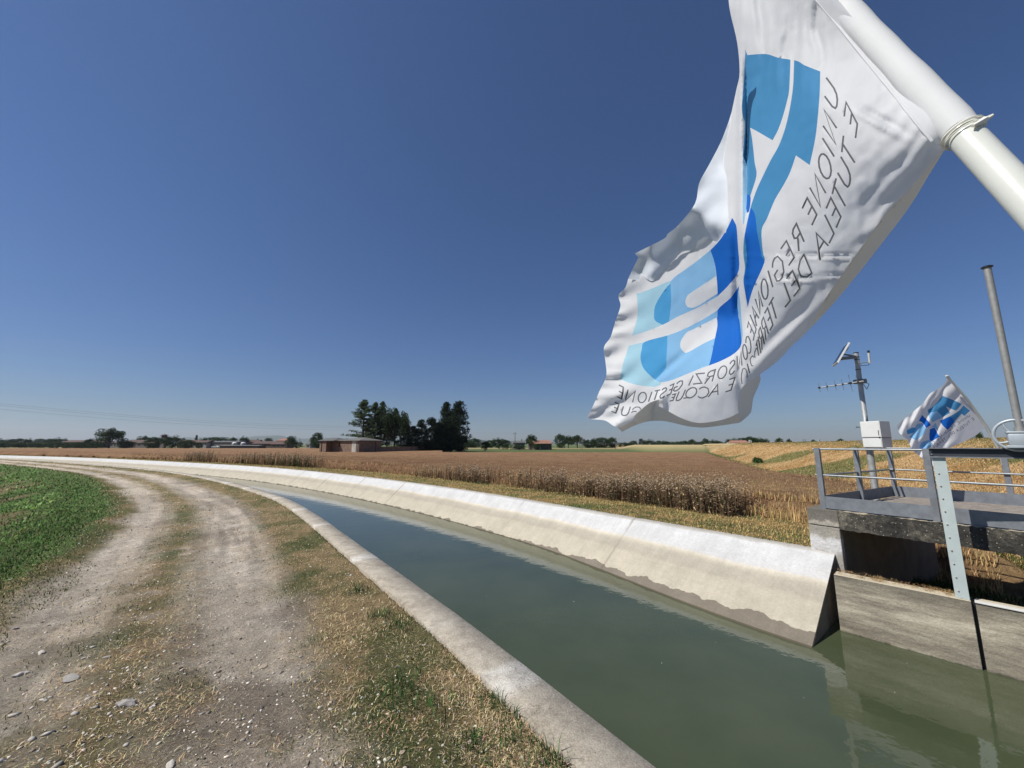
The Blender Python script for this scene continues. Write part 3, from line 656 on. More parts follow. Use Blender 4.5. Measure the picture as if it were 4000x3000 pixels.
# gravel (uncountable)
bm = bmesh.new(); bmesh.ops.create_icosphere(bm, subdivisions=1, radius=1); bm.verts.index_update()
IV = np.array([v_.co[:] for v_ in bm.verts]); IF = np.array([[v_.index for v_ in f_.verts] for f_ in bm.faces]); bm.free()
x, y, r = sample_polar(60000, 1.5, 16, -66, 38, .9); dn = sdist(NEAR_F[::2], x, y)
k = (dn > .45) & (dn < 4.0) & (RNG.uniform(0, 1, len(x)) < .25+.75*sst(1.0, 1.5, dn)*sst(.3, .6, fbm(x*2, y*2, 91)+.1)*(.5+.6*np.exp(-((dn-2.5)/.35)**2)))
x, y, r = x[k], y[k], r[k]; n_ = len(x)
sz = (.0028+.009*RNG.random(n_)**5)*(1+.05*r); bigs = (np.exp(-((dn[k]-2.65)/.42)**2) > RNG.random(n_)) & (RNG.random(n_) < .035) & (r < 5); sz[bigs] = RNG.uniform(.010, .026, bigs.sum())
a_ = RNG.uniform(0, 6.28, n_); sc = np.stack([sz*1.3, sz*RNG.uniform(.6, 1, n_), sz*.45], -1)
L_ = IV[None]*sc[:, None]*(1+.18*RNG.standard_normal((n_, len(IV), 1)))
Vx = L_[..., 0]*np.cos(a_)[:, None]-L_[..., 1]*np.sin(a_)[:, None]+x[:, None]; Vy = L_[..., 0]*np.sin(a_)[:, None]+L_[..., 1]*np.cos(a_)[:, None]+y[:, None]
Vz = L_[..., 2]+(terrain(x, y)+sz*.15)[:, None]
gc = np.clip(np.array([.46, .41, .34])*(1+.3*RNG.standard_normal((n_, 1)))*(1+.02*RNG.standard_normal((n_, 3))), .02, .8); gc[RNG.uniform(0, 1, n_) < .15] *= 1.6; gc[RNG.uniform(0, 1, n_) < .25] *= .38; gc[bigs] = np.clip(np.array([.42, .385, .33])*(1+.15*RNG.standard_normal((bigs.sum(), 1))), .1, .8)
o = link('gravel', rawmesh('gravel', np.stack([Vx, Vy, Vz], -1).reshape(-1, 3), (IF[None]+(np.arange(n_)*len(IV))[:, None, None]).reshape(-1, 3), 3, np.repeat(np.clip(gc, 0, .85), len(IV), 0)), vcol('gravel_stone', .85), smooth=False); tag(o, kind='stuff')
# weed patch rooted in the lining joint far off, and grass patches
def bush(name, c0, rad, n_, colr, label, cat='bush', group=None, lean=.9, hs=(.1, .3)):
    a = RNG.normal(0, 1, (n_, 3)); a /= np.linalg.norm(a, axis=1)[:, None]; a[:, 2] = abs(a[:, 2]); rr_ = RNG.uniform(.3, 1, n_)[:, None]
    P_ = a*rr_*np.array(rad)+np.array(c0)
    o_ = blades(name, P_, RNG.uniform(hs[0], hs[1], n_), RNG.uniform(hs[0], hs[1], n_)*.4, jit(colr, n_, .4), RNG.uniform(0, lean, n_)); tag(o_, label, cat, group); return o_
p = atz(735, 1822, -.3); bush('creeper', (p[0]-.1, p[1]+.9, -.55), (1.0, .7, .42), 1100, (.035, .055, .02), 'dark green creeper hanging down the far white canal slope', 'creeper', hs=(.1, .28))
p = atz(948, 1822, -.1); bush('creeper', (p[0], p[1], -.45), (.35, .5, .4), 300, (.04, .06, .025), 'small dark creeper in a slope joint nearer than the big one', 'creeper', hs=(.08, .2))
p = atz(1410, 1823, -.5); bush('shrub', (p[0], p[1], -.7), (.55, .4, .75), 900, (.03, .07, .02), 'low dark green shrub at the wheat edge beyond the slope')
p = atz(2960, 1812, -.3); bush('shrub', (p[0], p[1], -.2), (.5, .4, .5), 500, (.045, .09, .025), 'round green shrub at the foot of the straw embankment')

# ================================================================== sluice structure
def SP(u_, v_, z_): return Vector((A0[0]+U[0]*u_+N_[0]*v_, A0[1]+U[1]*u_+N_[1]*v_, z_))
MS = Matrix(((U[0], N_[0], 0, A0[0]), (U[1], N_[1], 0, A0[1]), (0, 0, 1, 0), (0, 0, 0, 1)))
ZT, ZB = .67, .39
UE = 5.0
# abutment and channel side wall
fb = empty('footbridge', tuple(SP(0, 0, 0))); tag(fb, 'mossy concrete footbridge slab with timber deck over the side channel', 'footbridge')
def sb(mb_, u0, u1, v0, v1, z0, z1, bev=0.0):
    if (M_sub := MS) is not None: return mb_.box((u0, v0, z0), (u1, v1, z1), M_sub, bev)
def child(mb_, name, mat, root):
    o_ = mb_.build(name, mat, root); o_.matrix_parent_inverse = Matrix.Translation(-Vector(root.location)); return o_
# beam with a rough weathered outline
def rough_box(u0, u1, v0, v1, z0, z1, amp, step=.05, seed=1):
    bm = bmesh.new()
    nu, nz, nv = max(2, int((u1-u0)/step)), max(2, int((z1-z0)/step)), max(2, int((v1-v0)/step))
    bmesh.ops.create_cube(bm, size=1)
    for v_ in bm.verts: v_.co = Vector((u0+(v_.co.x+.5)*(u1-u0), v0+(v_.co.y+.5)*(v1-v0), z0+(v_.co.z+.5)*(z1-z0)))
    for ax, nn_, lo, hi in ((0, nu, u0, u1), (1, nv, v0, v1), (2, nz, z0, z1)):
        for t_ in range(1, nn_):
            no = [0, 0, 0]; no[ax] = 1; co = [0, 0, 0]; co[ax] = lo+(hi-lo)*t_/nn_
            bmesh.ops.bisect_plane(bm, geom=bm.verts[:]+bm.edges[:]+bm.faces[:], plane_co=co, plane_no=no)
    rg_ = np.random.default_rng(seed)
    for v_ in bm.verts: v_.co += Vector(rg_.normal(0, amp, 3).tolist())
    bm.verts.index_update(); V_ = [tuple(MS @ v_.co) for v_ in bm.verts]; F_ = [tuple(v_.index for v_ in f_.verts) for f_ in bm.faces]; bm.free()
    m_ = MB(); m_.add(V_, F_); return m_
M_beam, n, b = newmat('lichen_beam')
c = ramp(n, noise(n, 3.0, 8, .75), [(.36, (.020, .019, .017)), (.52, (.05, .046, .038)), (.66, (.15, .135, .105))])
c = mul(n, c, ramp(n, noise(n, 30, 6, .8), [(.35, .5), (.68, 1.8)]))
vo = nd(n, 'ShaderNodeTexVoronoi'); vo.inputs['Scale'].default_value = 22; tc = nd(n, 'ShaderNodeTexCoord'); n.links.new(tc.outputs['Object'], vo.inputs['Vector'])
c = mul(n, c, (.42, .40, .34), ramp(n, vo.outputs['Distance'], [(.10, .85), (.17, 0.0)]), 'MIX')
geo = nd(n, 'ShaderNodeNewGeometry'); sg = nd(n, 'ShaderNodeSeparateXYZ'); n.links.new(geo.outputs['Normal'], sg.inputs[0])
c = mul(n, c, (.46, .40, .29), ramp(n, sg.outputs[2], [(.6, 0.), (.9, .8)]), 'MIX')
n.links.new(c, b.inputs['Base Color']); b.inputs['Roughness'].default_value = .95; bump(n, b, noise(n, 22, 10, .8), .03)
child(rough_box(.10, UE, .0, .26, ZB, ZT-.005, .0055, .045), 'edge_beam', M_beam, fb)
mb = MB(); sb(mb, .02, UE, .26, 3.25, ZT-.16, ZT-.035); child(mb, 'slab', M_shade_conc, fb)
M_plank, n, b = newmat('deck_planks')
c = ramp(n, noise(n, 2.2, 8, .7, sc3=(3, 3, 3)), [(.3, (.16, .135, .115)), (.7, (.33, .29, .245))])
c = mul(n, c, ramp(n, noise(n, 40, 6, .8), [(.3, .6), (.7, 1.3)]))
n.links.new(c, b.inputs['Base Color']); b.inputs['Roughness'].default_value = .9; bump(n, b, noise(n, 30, 6, .7), .006)
mb = MB(); v0 = .30; k_ = 0
while v0 < 3.1:
    uo = .22*random.random() if k_ < 2 else .05*random.random()
    sb(mb, .12+uo, UE-.05, v0, v0+.185, ZT-.03+.004*random.random(), ZT+.008+.006*random.random()); v0 += .20; k_ += 1
child(mb, 'deck', M_plank, fb)
# abutment
ab = empty('abutment', tuple(SP(0, 0, 0))); tag(ab, 'pale worn concrete abutment block under the left end of the footbridge', 'abutment')
M_abut, n, b = newmat('abutment_concrete')
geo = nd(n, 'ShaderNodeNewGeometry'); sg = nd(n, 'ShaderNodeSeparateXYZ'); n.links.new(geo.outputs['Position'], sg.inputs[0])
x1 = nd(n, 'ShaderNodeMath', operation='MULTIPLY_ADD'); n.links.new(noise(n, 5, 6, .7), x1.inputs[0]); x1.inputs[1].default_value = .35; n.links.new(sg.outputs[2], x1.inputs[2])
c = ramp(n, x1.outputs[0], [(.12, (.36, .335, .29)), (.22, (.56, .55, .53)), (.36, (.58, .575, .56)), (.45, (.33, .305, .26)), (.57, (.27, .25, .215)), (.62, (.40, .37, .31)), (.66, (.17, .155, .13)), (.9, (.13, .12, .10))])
c = mul(n, c, ramp(n, noise(n, 25, 8, .75), [(.3, .75), (.7, 1.2)]))
n.links.new(c, b.inputs['Base Color']); b.inputs['Roughness'].default_value = .92; bump(n, b, noise(n, 20, 10, .8), .02)
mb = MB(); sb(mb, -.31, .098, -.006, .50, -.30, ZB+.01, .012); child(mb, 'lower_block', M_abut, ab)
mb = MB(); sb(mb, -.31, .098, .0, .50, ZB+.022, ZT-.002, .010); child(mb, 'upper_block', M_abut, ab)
cw = empty('channel_wall', tuple(SP(0, 0, 0))); tag(cw, 'dark shaded concrete side wall of the channel under the footbridge', 'retaining wall')
mb = MB(); P4 = [SP(-.12, .10, 0), SP(.10, .10, 0), SP(.38, 4.3, 0), SP(.13, 4.3, 0)]
mb.prism([(p_.x, p_.y) for p_ in P4], -1.7, ZB-.02); child(mb, 'wall_face', M_shade_conc, cw)
# short return between slope end and the weir
# weir wall in two lengths with a slot between
W1 = atz(3320, 2475, ZW)[:2]; W2 = atz(4000, 2665, ZW)[:2]; Wd = (W2-W1)/np.linalg.norm(W2-W1); Wn = np.array([-Wd[1], Wd[0]])   # Wn points outward from canal
if Wn@N_ < 0: Wn = -Wn
MW = Matrix(((Wd[0], Wn[0], 0, W1[0]), (Wd[1], Wn[1], 0, W1[1]), (0, 0, 1, 0), (0, 0, 0, 1)))
M_weir, n, b = newmat('board_marked_concrete')
tc = nd(n, 'ShaderNodeTexCoord')
c = ramp(n, noise(n, 1.0, 8, .7, sc3=(1.2, 1.2, 7)), [(.30, (.20, .175, .135)), (.5, (.40, .355, .27)), (.66, (.58, .53, .41))])
c = mul(n, c, ramp(n, noise(n, 1., 8, .7, sc3=(5, 5, 45)), [(.3, .75), (.7, 1.2)]))
c = mul(n, c, ramp(n, noise(n, 45, 6, .7), [(.3, .8), (.7, 1.15)]))
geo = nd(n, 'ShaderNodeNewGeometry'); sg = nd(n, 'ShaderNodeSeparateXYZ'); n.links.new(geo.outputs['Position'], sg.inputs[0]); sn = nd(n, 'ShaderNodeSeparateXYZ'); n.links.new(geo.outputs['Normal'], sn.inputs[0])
mr = nd(n, 'ShaderNodeMapRange'); mr.inputs[1].default_value = -.86; mr.inputs[2].default_value = -.10; n.links.new(sg.outputs[2], mr.inputs[0])
x1 = nd(n, 'ShaderNodeMath', operation='MULTIPLY_ADD'); n.links.new(noise(n, 6, 4), x1.inputs[0]); x1.inputs[1].default_value = .10; n.links.new(mr.outputs[0], x1.inputs[2])
c = mul(n, c, ramp(n, x1.outputs[0], [(.05, .10), (.085, .72), (.22, .55), (.36, .72), (.52, 1.0), (.74, .98), (.86, .66), (1.0, .50)]))
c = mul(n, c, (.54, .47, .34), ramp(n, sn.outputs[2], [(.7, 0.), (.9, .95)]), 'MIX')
n.links.new(c, b.inputs['Base Color']); b.inputs['Roughness'].default_value = .9; bump(n, b, noise(n, 30, 8, .8), .012)
def wx(px):   # parameter along the wall for a photo column at the waterline
    r_ = ray(px, 2600); M2 = np.array([[r_[0], -Wd[0]], [r_[1], -Wd[1]]]); return np.linalg.solve(M2, W1)[1]
Ls_ = 1.155
ww_ = empty('weir_wall', (W1[0], W1[1], -.5)); tag(ww_, 'low board-marked concrete weir wall with straw on its crest', 'weir wall')
mb = MB(); mb.box((-.10, 0, -1.8), (Ls_, .22, -.115), MW, .006); child(mb, 'crest_wall', M_weir, ww_)
w2_ = empty('side_wall', (W1[0], W1[1], -.4)); tag(w2_, 'concrete canal wall right of the slot with a pale capping', 'canal wall')
mb = MB(); mb.box((Ls_+.032, .012, -1.8), (Ls_+5, .25, -.125), MW, .006); child(mb, 'wall_face', M_weir, w2_)
mb = MB(); mb.box((Ls_+.028, -.004, -.123), (Ls_+5, .09, -.107), MW, .004); child(mb, 'capping', simple('pale_capping', (.55, .54, .50), .8, .1, 6), w2_)
mb = MB(); mb.box((Ls_+.001, .07, -1.8), (Ls_+.031, .2, -.13), MW); child(mb, 'slot_shade', M_dark, w2_)  # black fill paints the shade inside the open slot
# straw on the crest
m_ = 2600; uq = RNG.uniform(-.1, Ls_-.05, m_); vq = RNG.uniform(.05, .3, m_)+.02*RNG.standard_normal(m_); k = RNG.uniform(0, 1, m_) < sst(.4, .6, fbm(uq*6, vq*6, 5))*.9+.15; uq, vq = uq[k], vq[k]; m_ = len(uq)
o = blades('crest_straw', np.stack([W1[0]+Wd[0]*uq+Wn[0]*vq, W1[1]+Wd[1]*uq+Wn[1]*vq, np.full(m_, -.112)], -1), RNG.uniform(.02, .07, m_), RNG.uniform(.002, .004, m_), jit((.40, .27, .13), m_, .3), RNG.uniform(.85, 1, m_)); tag(o, kind='stuff')
# ------------------------------------------------------------------ railing
rl = empty('railing', tuple(SP(0, 0, ZT))); tag(rl, 'grey galvanised railing with toe boards around the footbridge deck', 'railing')
RH = .97
def angle_post(u_, v_, z0, z1, w=.07, flip=1, face='u'):
    mb_ = MB(); t_ = .009
    sb(mb_, u_, u_+w*flip if flip > 0 else u_, v_, v_+t_, z0, z1) if flip > 0 else sb(mb_, u_-w, u_, v_, v_+t_, z0, z1)
    sb(mb_, u_+(w-t_ if flip > 0 else -w), u_+(w if flip > 0 else -w+t_), v_+t_, v_+w, z0, z1)
    return child(mb_, 'post', M_galvd, rl)
def u_at(px, v_, z_):   # where a photo column cuts the line v = v_
    r_ = ray(px, 1500+F*math.tan(0)); 
    # use the true height for the column
    for _ in range(3): pass
    best = min(np.linspace(-.6, 5, 1121), key=lambda t_: abs(proj(SP(t_, v_, z_))[0]-px)); return float(best)
def proj(p_):
    x_, y_, z_ = p_[0], p_[1], p_[2]-H; f_ = y_*cP+z_*sP; u_ = -y_*sP+z_*cP
    return 2000+F*x_/f_, 1500-F*u_/f_
vf = .045; vb = 3.02
u_l = -.13
u_p2 = u_at(3645, vf, ZT); u_b2 = u_at(3935, vb, ZT+.2)
angle_post(u_l, vf, ZT, ZT+RH); angle_post(u_p2, vf, ZT, ZT+RH); angle_post(u_p2+1.6, vf, ZT, ZT+RH); angle_post(u_p2+3.2, vf, ZT, ZT+RH)
for uu_ in (.12, u_b2, u_b2+1.6): angle_post(uu_, vb, ZT-.1, ZT+RH)
v_m = float(min(np.linspace(.3, 2.8, 400), key=lambda t_: abs(proj(SP(u_l+.25*t_/3.02, t_, ZT+.3))[0]-3350))); angle_post(u_l+.25*v_m/3.02-.01, v_m, ZT-.1, ZT+RH)
def rail(p0, p1, r=.016, nm='rail'):
    mb_ = MB(); mb_.tube([p0, p1], r, 10); o_ = mb_.build(nm, M_galv, rl, True); o_.matrix_parent_inverse = Matrix.Translation(-Vector(rl.location)); return o_
for zz in (RH-.02, .53):
    rail(SP(u_l-.03, vf+.04, ZT+zz), SP(UE, vf+.04, ZT+zz)); rail(SP(u_l+.035, vf+.06, ZT+zz-.005), SP(.13, vb-.02, ZT+zz-.005)); rail(SP(.12, vb-.02, ZT+zz), SP(UE, vb-.02, ZT+zz))
mb = MB(); sb(mb, u_l+.072, u_p2-.004, vf+.004, vf+.010, ZT+.012, ZT+.20); child(mb, 'toe_board', M_galvd, rl)
u_g = u_at(3752, vf, ZT+.1)
mb = MB(); sb(mb, u_p2+.074+.05, UE, vf+.004, vf+.010, ZT+.010, ZT+.195); child(mb, 'toe_board', M_galvd, rl)
mb = MB(); sb(mb, .135, UE, vb-.012, vb-.006, ZT+.005, ZT+.205); child(mb, 'toe_board', M_galvd, rl)
mb = MB(); mb.prism([(p_.x, p_.y) for p_ in (SP(u_l+.02, vf+.05, 0), SP(u_l+.028, vf+.05, 0), SP(.128, vb-.015, 0), SP(.12, vb-.015, 0))], ZT+.005, ZT+.20); child(mb, 'toe_board', M_galvd, rl)
# ------------------------------------------------------------------ gate frame: riveted channel post and headstock
gf = empty('sluice_gate', (W1[0]+Wd[0]*(Ls_-.1), W1[1]+Wd[1]*(Ls_-.1), -.11)); tag(gf, 'pale riveted steel channel post carrying a dark crossbeam', 'sluice frame')
def gchild(mb_, nm, mat, root=gf):
    o_ = mb_.build(nm, mat, root); o_.matrix_parent_inverse = Matrix.Translation(-Vector(root.location)); return o_
s0 = 1.035; s1 = 1.148
mb = MB(); mb.box((s0, .03, -.112), (s1, .038, 1.535), MW); mb.box((s1-.009, .038, -.112), (s1, .10, 1.50), MW); mb.box((s0, .038, -.112), (s0+.009, .10, 1.50), MW); gchild(mb, 'post', M_steelgreen)
rv = MB()
for k_ in range(10):
    z_ = 1.34-k_*.152; c_ = MW @ Vector(((s0+s1)/2-.024, .026, z_)); ax = Vector((-Wn[0], -Wn[1], 0))
    rv.tube([c_+ax*-.004, c_+ax*.004, c_+ax*.010], [.0085, .0085, .004], 8)
gchild(rv, 'rivets', simple('rusty_rivet', (.36, .33, .30), .7, .3, 20))
M_head = simple('shaded_web_steel', (.035, .04, .048), .5, .3, 6, .2)  # shade inside the channel recess put into the web's dark colour
z1h = 1.645; mb = MB(); mb.box((s0-.02, -.005, 1.537), (s0+5, .055, 1.549), MW); gchild(mb, 'lower_flange', M_galvd)
mb = MB(); mb.box((s0-.02, .043, 1.549), (s0+5, .053, z1h), MW); gchild(mb, 'web', M_head)
mb = MB(); mb.box((s0-.02, -.005, z1h), (s0+5, .055, z1h+.011), MW); gchild(mb, 'upper_flange', M_galvd)
mb = MB(); mb.box((s0+.035, .040, 1.36), (s1-.01, .046, 1.536), MW)
mb2 = MB()
for dz in (1.575, 1.61): c_ = MW @ Vector((s0+.0, .043, dz)); ax = Vector((-Wn[0], -Wn[1], 0)); mb2.tube([c_, c_+ax*.012], .009, 6)
gchild(mb2, 'bolts', M_galv)
# ------------------------------------------------------------------ gate lifting gear: gearbox, handwheel, stem tube
pt = np.array([5.75, 4.38]); sg_ = float((pt-W1)@Wd); vg_ = float((pt-W1)@Wn)
lg = empty('gate_lifting_gear', (pt[0], pt[1], z1h+.011)); tag(lg, 'grey gearbox with handwheel and tall capped stem tube on the crossbeam', 'lifting gear')
def lchild(mb_, nm, mat, sm=False):
    o_ = mb_.build(nm, mat, lg, sm); o_.matrix_parent_inverse = Matrix.Translation(-Vector(lg.location)); return o_
M_gear = simple('grey_gear_paint', (.36, .40, .43), .4, .12, 6, .2)
zb_ = z1h+.012
mb = MB(); mb.box((sg_-.12, vg_-.10, zb_), (sg_+.16, vg_+.12, zb_+.03), MW, .004); mb.box((sg_-.10, vg_-.085, zb_+.031), (sg_+.14, vg_+.10, zb_+.165), MW, .014); mb.box((sg_-.105, vg_-.09, zb_+.166), (sg_+.145, vg_+.105, zb_+.185), MW, .005); lchild(mb, 'gearbox', M_gear, True)
mb = MB(); c_ = MW @ Vector((sg_+.0, vg_, zb_+.186)); top = Vector((c_.x, c_.y, 3.81))
mb.tube([c_, c_+Vector((0, 0, .04)), c_+Vector((0, 0, .041)), top], [.045, .045, .033, .033], 20); lchild(mb, 'stem_tube', simple('galvanised_tube', (.27, .27, .26), .6, .2, 20, .4, .001), True)
mb = MB(); mb.tube([top+Vector((0, 0, .001)), top+Vector((0, 0, .012)), top+Vector((0, 0, .022))], [.050, .050, .034], 20); lchild(mb, 'cap', M_dark)
wc = Vector(MW @ Vector((sg_-.125, vg_-.115, zb_+.10))); c0 = atf(3975, 1700, float((wc.y)*cP+(wc.z-H)*sP)); wc = Vector(c0)
axd = Vector((-.77, -.62, 0)).normalized(); sdv = axd.cross(Vector((0, 0, 1))).normalized()
mb = MB(); mb.tube([wc+sdv*math.cos(t_)*.172+Vector((0, 0, 1))*math.sin(t_)*.172 for t_ in np.linspace(0, 2*math.pi, 49)], .0155, 10, False); lchild(mb, 'handwheel_rim', M_gear, True)
mb = MB(); mb.tube([wc-axd*.03, wc+axd*.03], .032, 14)
for k_ in range(4):
    a0 = k_*math.pi/2+.5; pts = [wc+(sdv*math.cos(a0+t_*.55)+Vector((0, 0, 1))*math.sin(a0+t_*.55))*(.025+.147*t_) for t_ in np.linspace(0, 1, 7)]; mb.tube(pts, .011, 8)
mb.tube([wc-axd*.02, wc-axd*.14], .016, 10); lchild(mb, 'handwheel_spokes', M_gear, True)
# ------------------------------------------------------------------ instrument mast
mx, my = 8.16, 8.90; mz = float(terrain(np.array([mx]), np.array([my]))[0])
im = empty('instrument_mast', (mx, my, mz)); tag(im, 'galvanised mast with solar panel, comb-like aerial and white cabinet behind the deck', 'mast')
def mchild(mb_, nm, mat, sm=False, par=im):
    o_ = mb_.build(nm, mat, par, sm); base = Vector(im.location); o_.matrix_parent_inverse = Matrix.Translation(-base) if par is im else Matrix.Translation(-base); return o_
M_mast = simple('mast_zinc', (.36, .37, .37), .5, .3, 12, .35, .001)
ztop = 3.83
mb = MB(); mb.tube([(mx, my, mz-.1), (mx, my, 1.95)], .062, 20); mb.tube([(mx, my, 1.951), (mx, my, 1.97), (mx, my, ztop)], [.062, .049, .047], 20); mchild(mb, 'pole', M_mast, True)
mb = MB(); mb.tube([(mx, my, ztop), (mx, my, ztop+.02)], .050, 20)
for zz in (ztop-.10, ztop-.16, ztop-.40): mb.tube([(mx, my, zz), (mx, my, zz+.015)], .054, 16)
mchild(mb, 'clamps', M_dark, True)
# solar panel: edge seen from behind, tilting left
ft = 8.79
pa, pb = Vector(atf(3316, 1340, ft)), Vector(atf(3270, 1418, ft)); updir = (pa-pb).normalized(); wdir = Vector((.45, .89, 0)).normalized(); wdir = (wdir-updir*wdir.dot(updir)).normalized(); nrm_ = updir.cross(wdir)
ctr = (pa+pb)/2+wdir*.12
Mx = Matrix((( updir.x, wdir.x, nrm_.x, ctr.x), (updir.y, wdir.y, nrm_.y, ctr.y), (updir.z, wdir.z, nrm_.z, ctr.z), (0, 0, 0, 1)))
sg2 = 1 if nrm_.x < 0 else -1
hl = (pa-pb).length/2
mb = MB(); mb.box((-hl, -.16, -.018), (hl, .16, .018), Mx, .002); mchild(mb, 'solar_panel', M_white)
mb = MB(); mb.box((-hl+.02, -.14, .0185*sg2 if sg2 > 0 else -.022), (hl-.02, .14, .022 if sg2 > 0 else -.0185), Mx); mchild(mb, 'solar_cells', simple('solar_cells', (.01, .015, .04), .15, .2, 30))
mb = MB(); mb.box((-hl+.03, -.15, -.0225 if sg2 > 0 else .0185), (hl-.03, .15, -.0185 if sg2 > 0 else .0225), Mx); mb.box((hl*.45, -.05, -.05 if sg2 > 0 else .02), (hl*.75, .05, -.0226 if sg2 > 0 else .05), Mx); mchild(mb, 'panel_back', simple('panel_back', (.13, .11, .09), .6, .2, 6))
mb = MB(); bk = ctr-nrm_*sg2*.02; mtp = Vector((mx-.05, my-.02, ztop-.10)); 
mb.tube([bk-updir*.10, mtp], [.05, .045], 4); mb.tube([bk+updir*.02, mtp+Vector((0, 0, .03))], .02, 6); mchild(mb, 'panel_bracket', M_galvd)
# whip aerial on an arm
arm0 = Vector((mx, my, ztop-.24)); arm1 = Vector(atf(3397, 1414, ft)); mb = MB(); mb.tube([arm0, arm1], .012, 8); wb = arm1; wt = Vector(atf(3393, 1378, ft))
mchild(mb, 'aerial_arm', M_galvd, True)
mb = MB(); mb.tube([wb-Vector((0, 0, .03)), wb, wt], [.012, .021, .021], 12); mchild(mb, 'whip_aerial', M_white, True)
mb = MB(); wt2 = Vector(atf(3392, 1369, ft)); mb.tube([wt, wt2], .022, 12); mb.tube([wb, wb+Vector((-.03, 0, -.07)), arm0+Vector((.1, 0, -.06)), arm0], .006, 6); mchild(mb, 'aerial_tip', M_dark, True)
# comb aerial
y0_ = Vector(atf(3372, 1489, ft)); y1_ = Vector(atf(3198, 1515, ft-.1)); mb = MB(); mb.tube([y0_, y1_], .013, 8); yo = mchild(mb, 'comb_aerial', M_white, True)
el = MB(); hb = MB()
for t_, L_ in ((.13, .30), (.29, .36), (.335, .30), (.47, .25), (.63, .22), (.82, .20), (.985, .19)):
    c_ = y0_.lerp(y1_, t_); tilt = Vector((-.10, 0, 1)).normalized()
    if t_ != .335: el = MB(); el.tube([c_-tilt*L_/2*1.05, c_+tilt*L_/2*1.05], .0055, 6); el.build('element', M_galv, yo, True)
    dd = (y1_-y0_).normalized(); hb = MB(); hb.tube([c_-dd*.018, c_+dd*.018], .026 if t_ == .29 else .019, 8); hb.build('clip', M_dark, yo, True)
mb = MB(); mb.box((-.09, -.09, -.05), (.09, .09, .05), Matrix.Translation((mx, my, y0_.z+.03)), .01); mb.tube([(mx+.08, my-.05, y0_.z), (mx+.16, my-.05, y0_.z-.04), (mx+.08, my-.06, y0_.z-.16), (mx, my-.08, y0_.z-.05)], .008, 6); mchild(mb, 'aerial_clamp', M_galvd)
# cabinet
cb0 = Vector(atf(3392, 1747, 8.62)); cbz = cb0.z; Mc = Matrix.Translation((7.93, 8.33, 0)) @ Matrix.Rotation(math.radians(16), 4, 'Z')
zc0 = float(atf(3392, 1748, 8.6)[2]); zc1 = float(atf(3392, 1647, 8.6)[2]); zcm = zc0+(zc1-zc0)*.37
mb = MB(); mb.box((0, 0, zcm+.005), (.32, .37, zc1), Mc, .005); mb.box((.004, .004, zc0), (.316, .366, zcm-.005), Mc, .005); cab = mchild(mb, 'cabinet', M_white)
mb = MB(); mb.box((-.007, .012, zcm+.018), (-.0005, .358, zc1-.012), Mc, .002); mb.box((-.007, .012, zc0+.012), (-.0005, .358, zcm-.02), Mc, .002); o1 = mb.build('cabinet_door', M_white, cab); o1.matrix_parent_inverse = Matrix.Identity(4)
mb = MB(); mb.box((.002, .003, zcm-.0045), (.318, .367, zcm+.0045), Mc); mb.box((-.016, .030, zcm+.05), (-.0075, .040, zcm+.16), Mc); mb.box((-.014, .02, zcm-.012), (-.0075, .04, zcm+.02), Mc); o1 = mb.build('hinges', M_dark, cab); o1.matrix_parent_inverse = Matrix.Identity(4)
mb = MB(); mb.box((.10, .371, zc0+.1), (.22, .52, zc0+.13), Mc); mb.box((.10, .371, zc1-.13), (.22, .52, zc1-.1), Mc); mchild(mb, 'cabinet_bracket', M_galvd)

# ================================================================== flags
def cloth_mat(name, c, tr=.5, rough=.75):
    m, n, b = newmat(name)
    cc_ = ramp(n, noise(n, 6, 6, .6), [(.3, tuple(v*.95 for v in c)), (.7, tuple(min(1, v*1.03) for v in c))])
    n.links.new(cc_, b.inputs['Base Color']); b.inputs['Roughness'].default_value = rough; b.inputs['Specular IOR Level'].default_value = .25
    t_ = nd(n, 'ShaderNodeBsdfTranslucent'); mx_ = nd(n, 'ShaderNodeMixShader'); mx_.inputs[0].default_value = tr
    o_ = [x for x in n.nodes if x.type == 'OUTPUT_MATERIAL'][0]; n.links.new(cc_, t_.inputs[0])
    n.links.new(b.outputs[0], mx_.inputs[1]); n.links.new(t_.outputs[0], mx_.inputs[2]); n.links.new(mx_.outputs[0], o_.inputs['Surface'])
    bmp = bump(n, b, noise(n, 28, 5, .6), .0012, .6); n.links.new(bmp.outputs[0], t_.inputs['Normal'])
    return m
MF = dict(white=cloth_mat('flag_cloth', (.88, .885, .90)), back=cloth_mat('flag_hem_shaded', (.80, .78, .74), .35), grey=cloth_mat('flag_cloth_shaded', (.72, .76, .82), .22),  # shade of the folded fly and curled hems put into darker cloth colours
          mid=cloth_mat('print_mid_blue', (.085, .33, .62)), dark=cloth_mat('print_royal_blue', (.012, .17, .68)), sky=cloth_mat('print_sky_blue', (.30, .60, .92)),
          teal=cloth_mat('print_pale_teal', (.46, .76, .90)), leaf=cloth_mat('print_leaf_blue', (.09, .42, .80)), pale=cloth_mat('print_pale_blue', (.35, .62, .85)), deep=cloth_mat('fold_shade_blue', (.02, .10, .22)), ink=cloth_mat('print_grey_ink', (.10, .105, .12), .1))
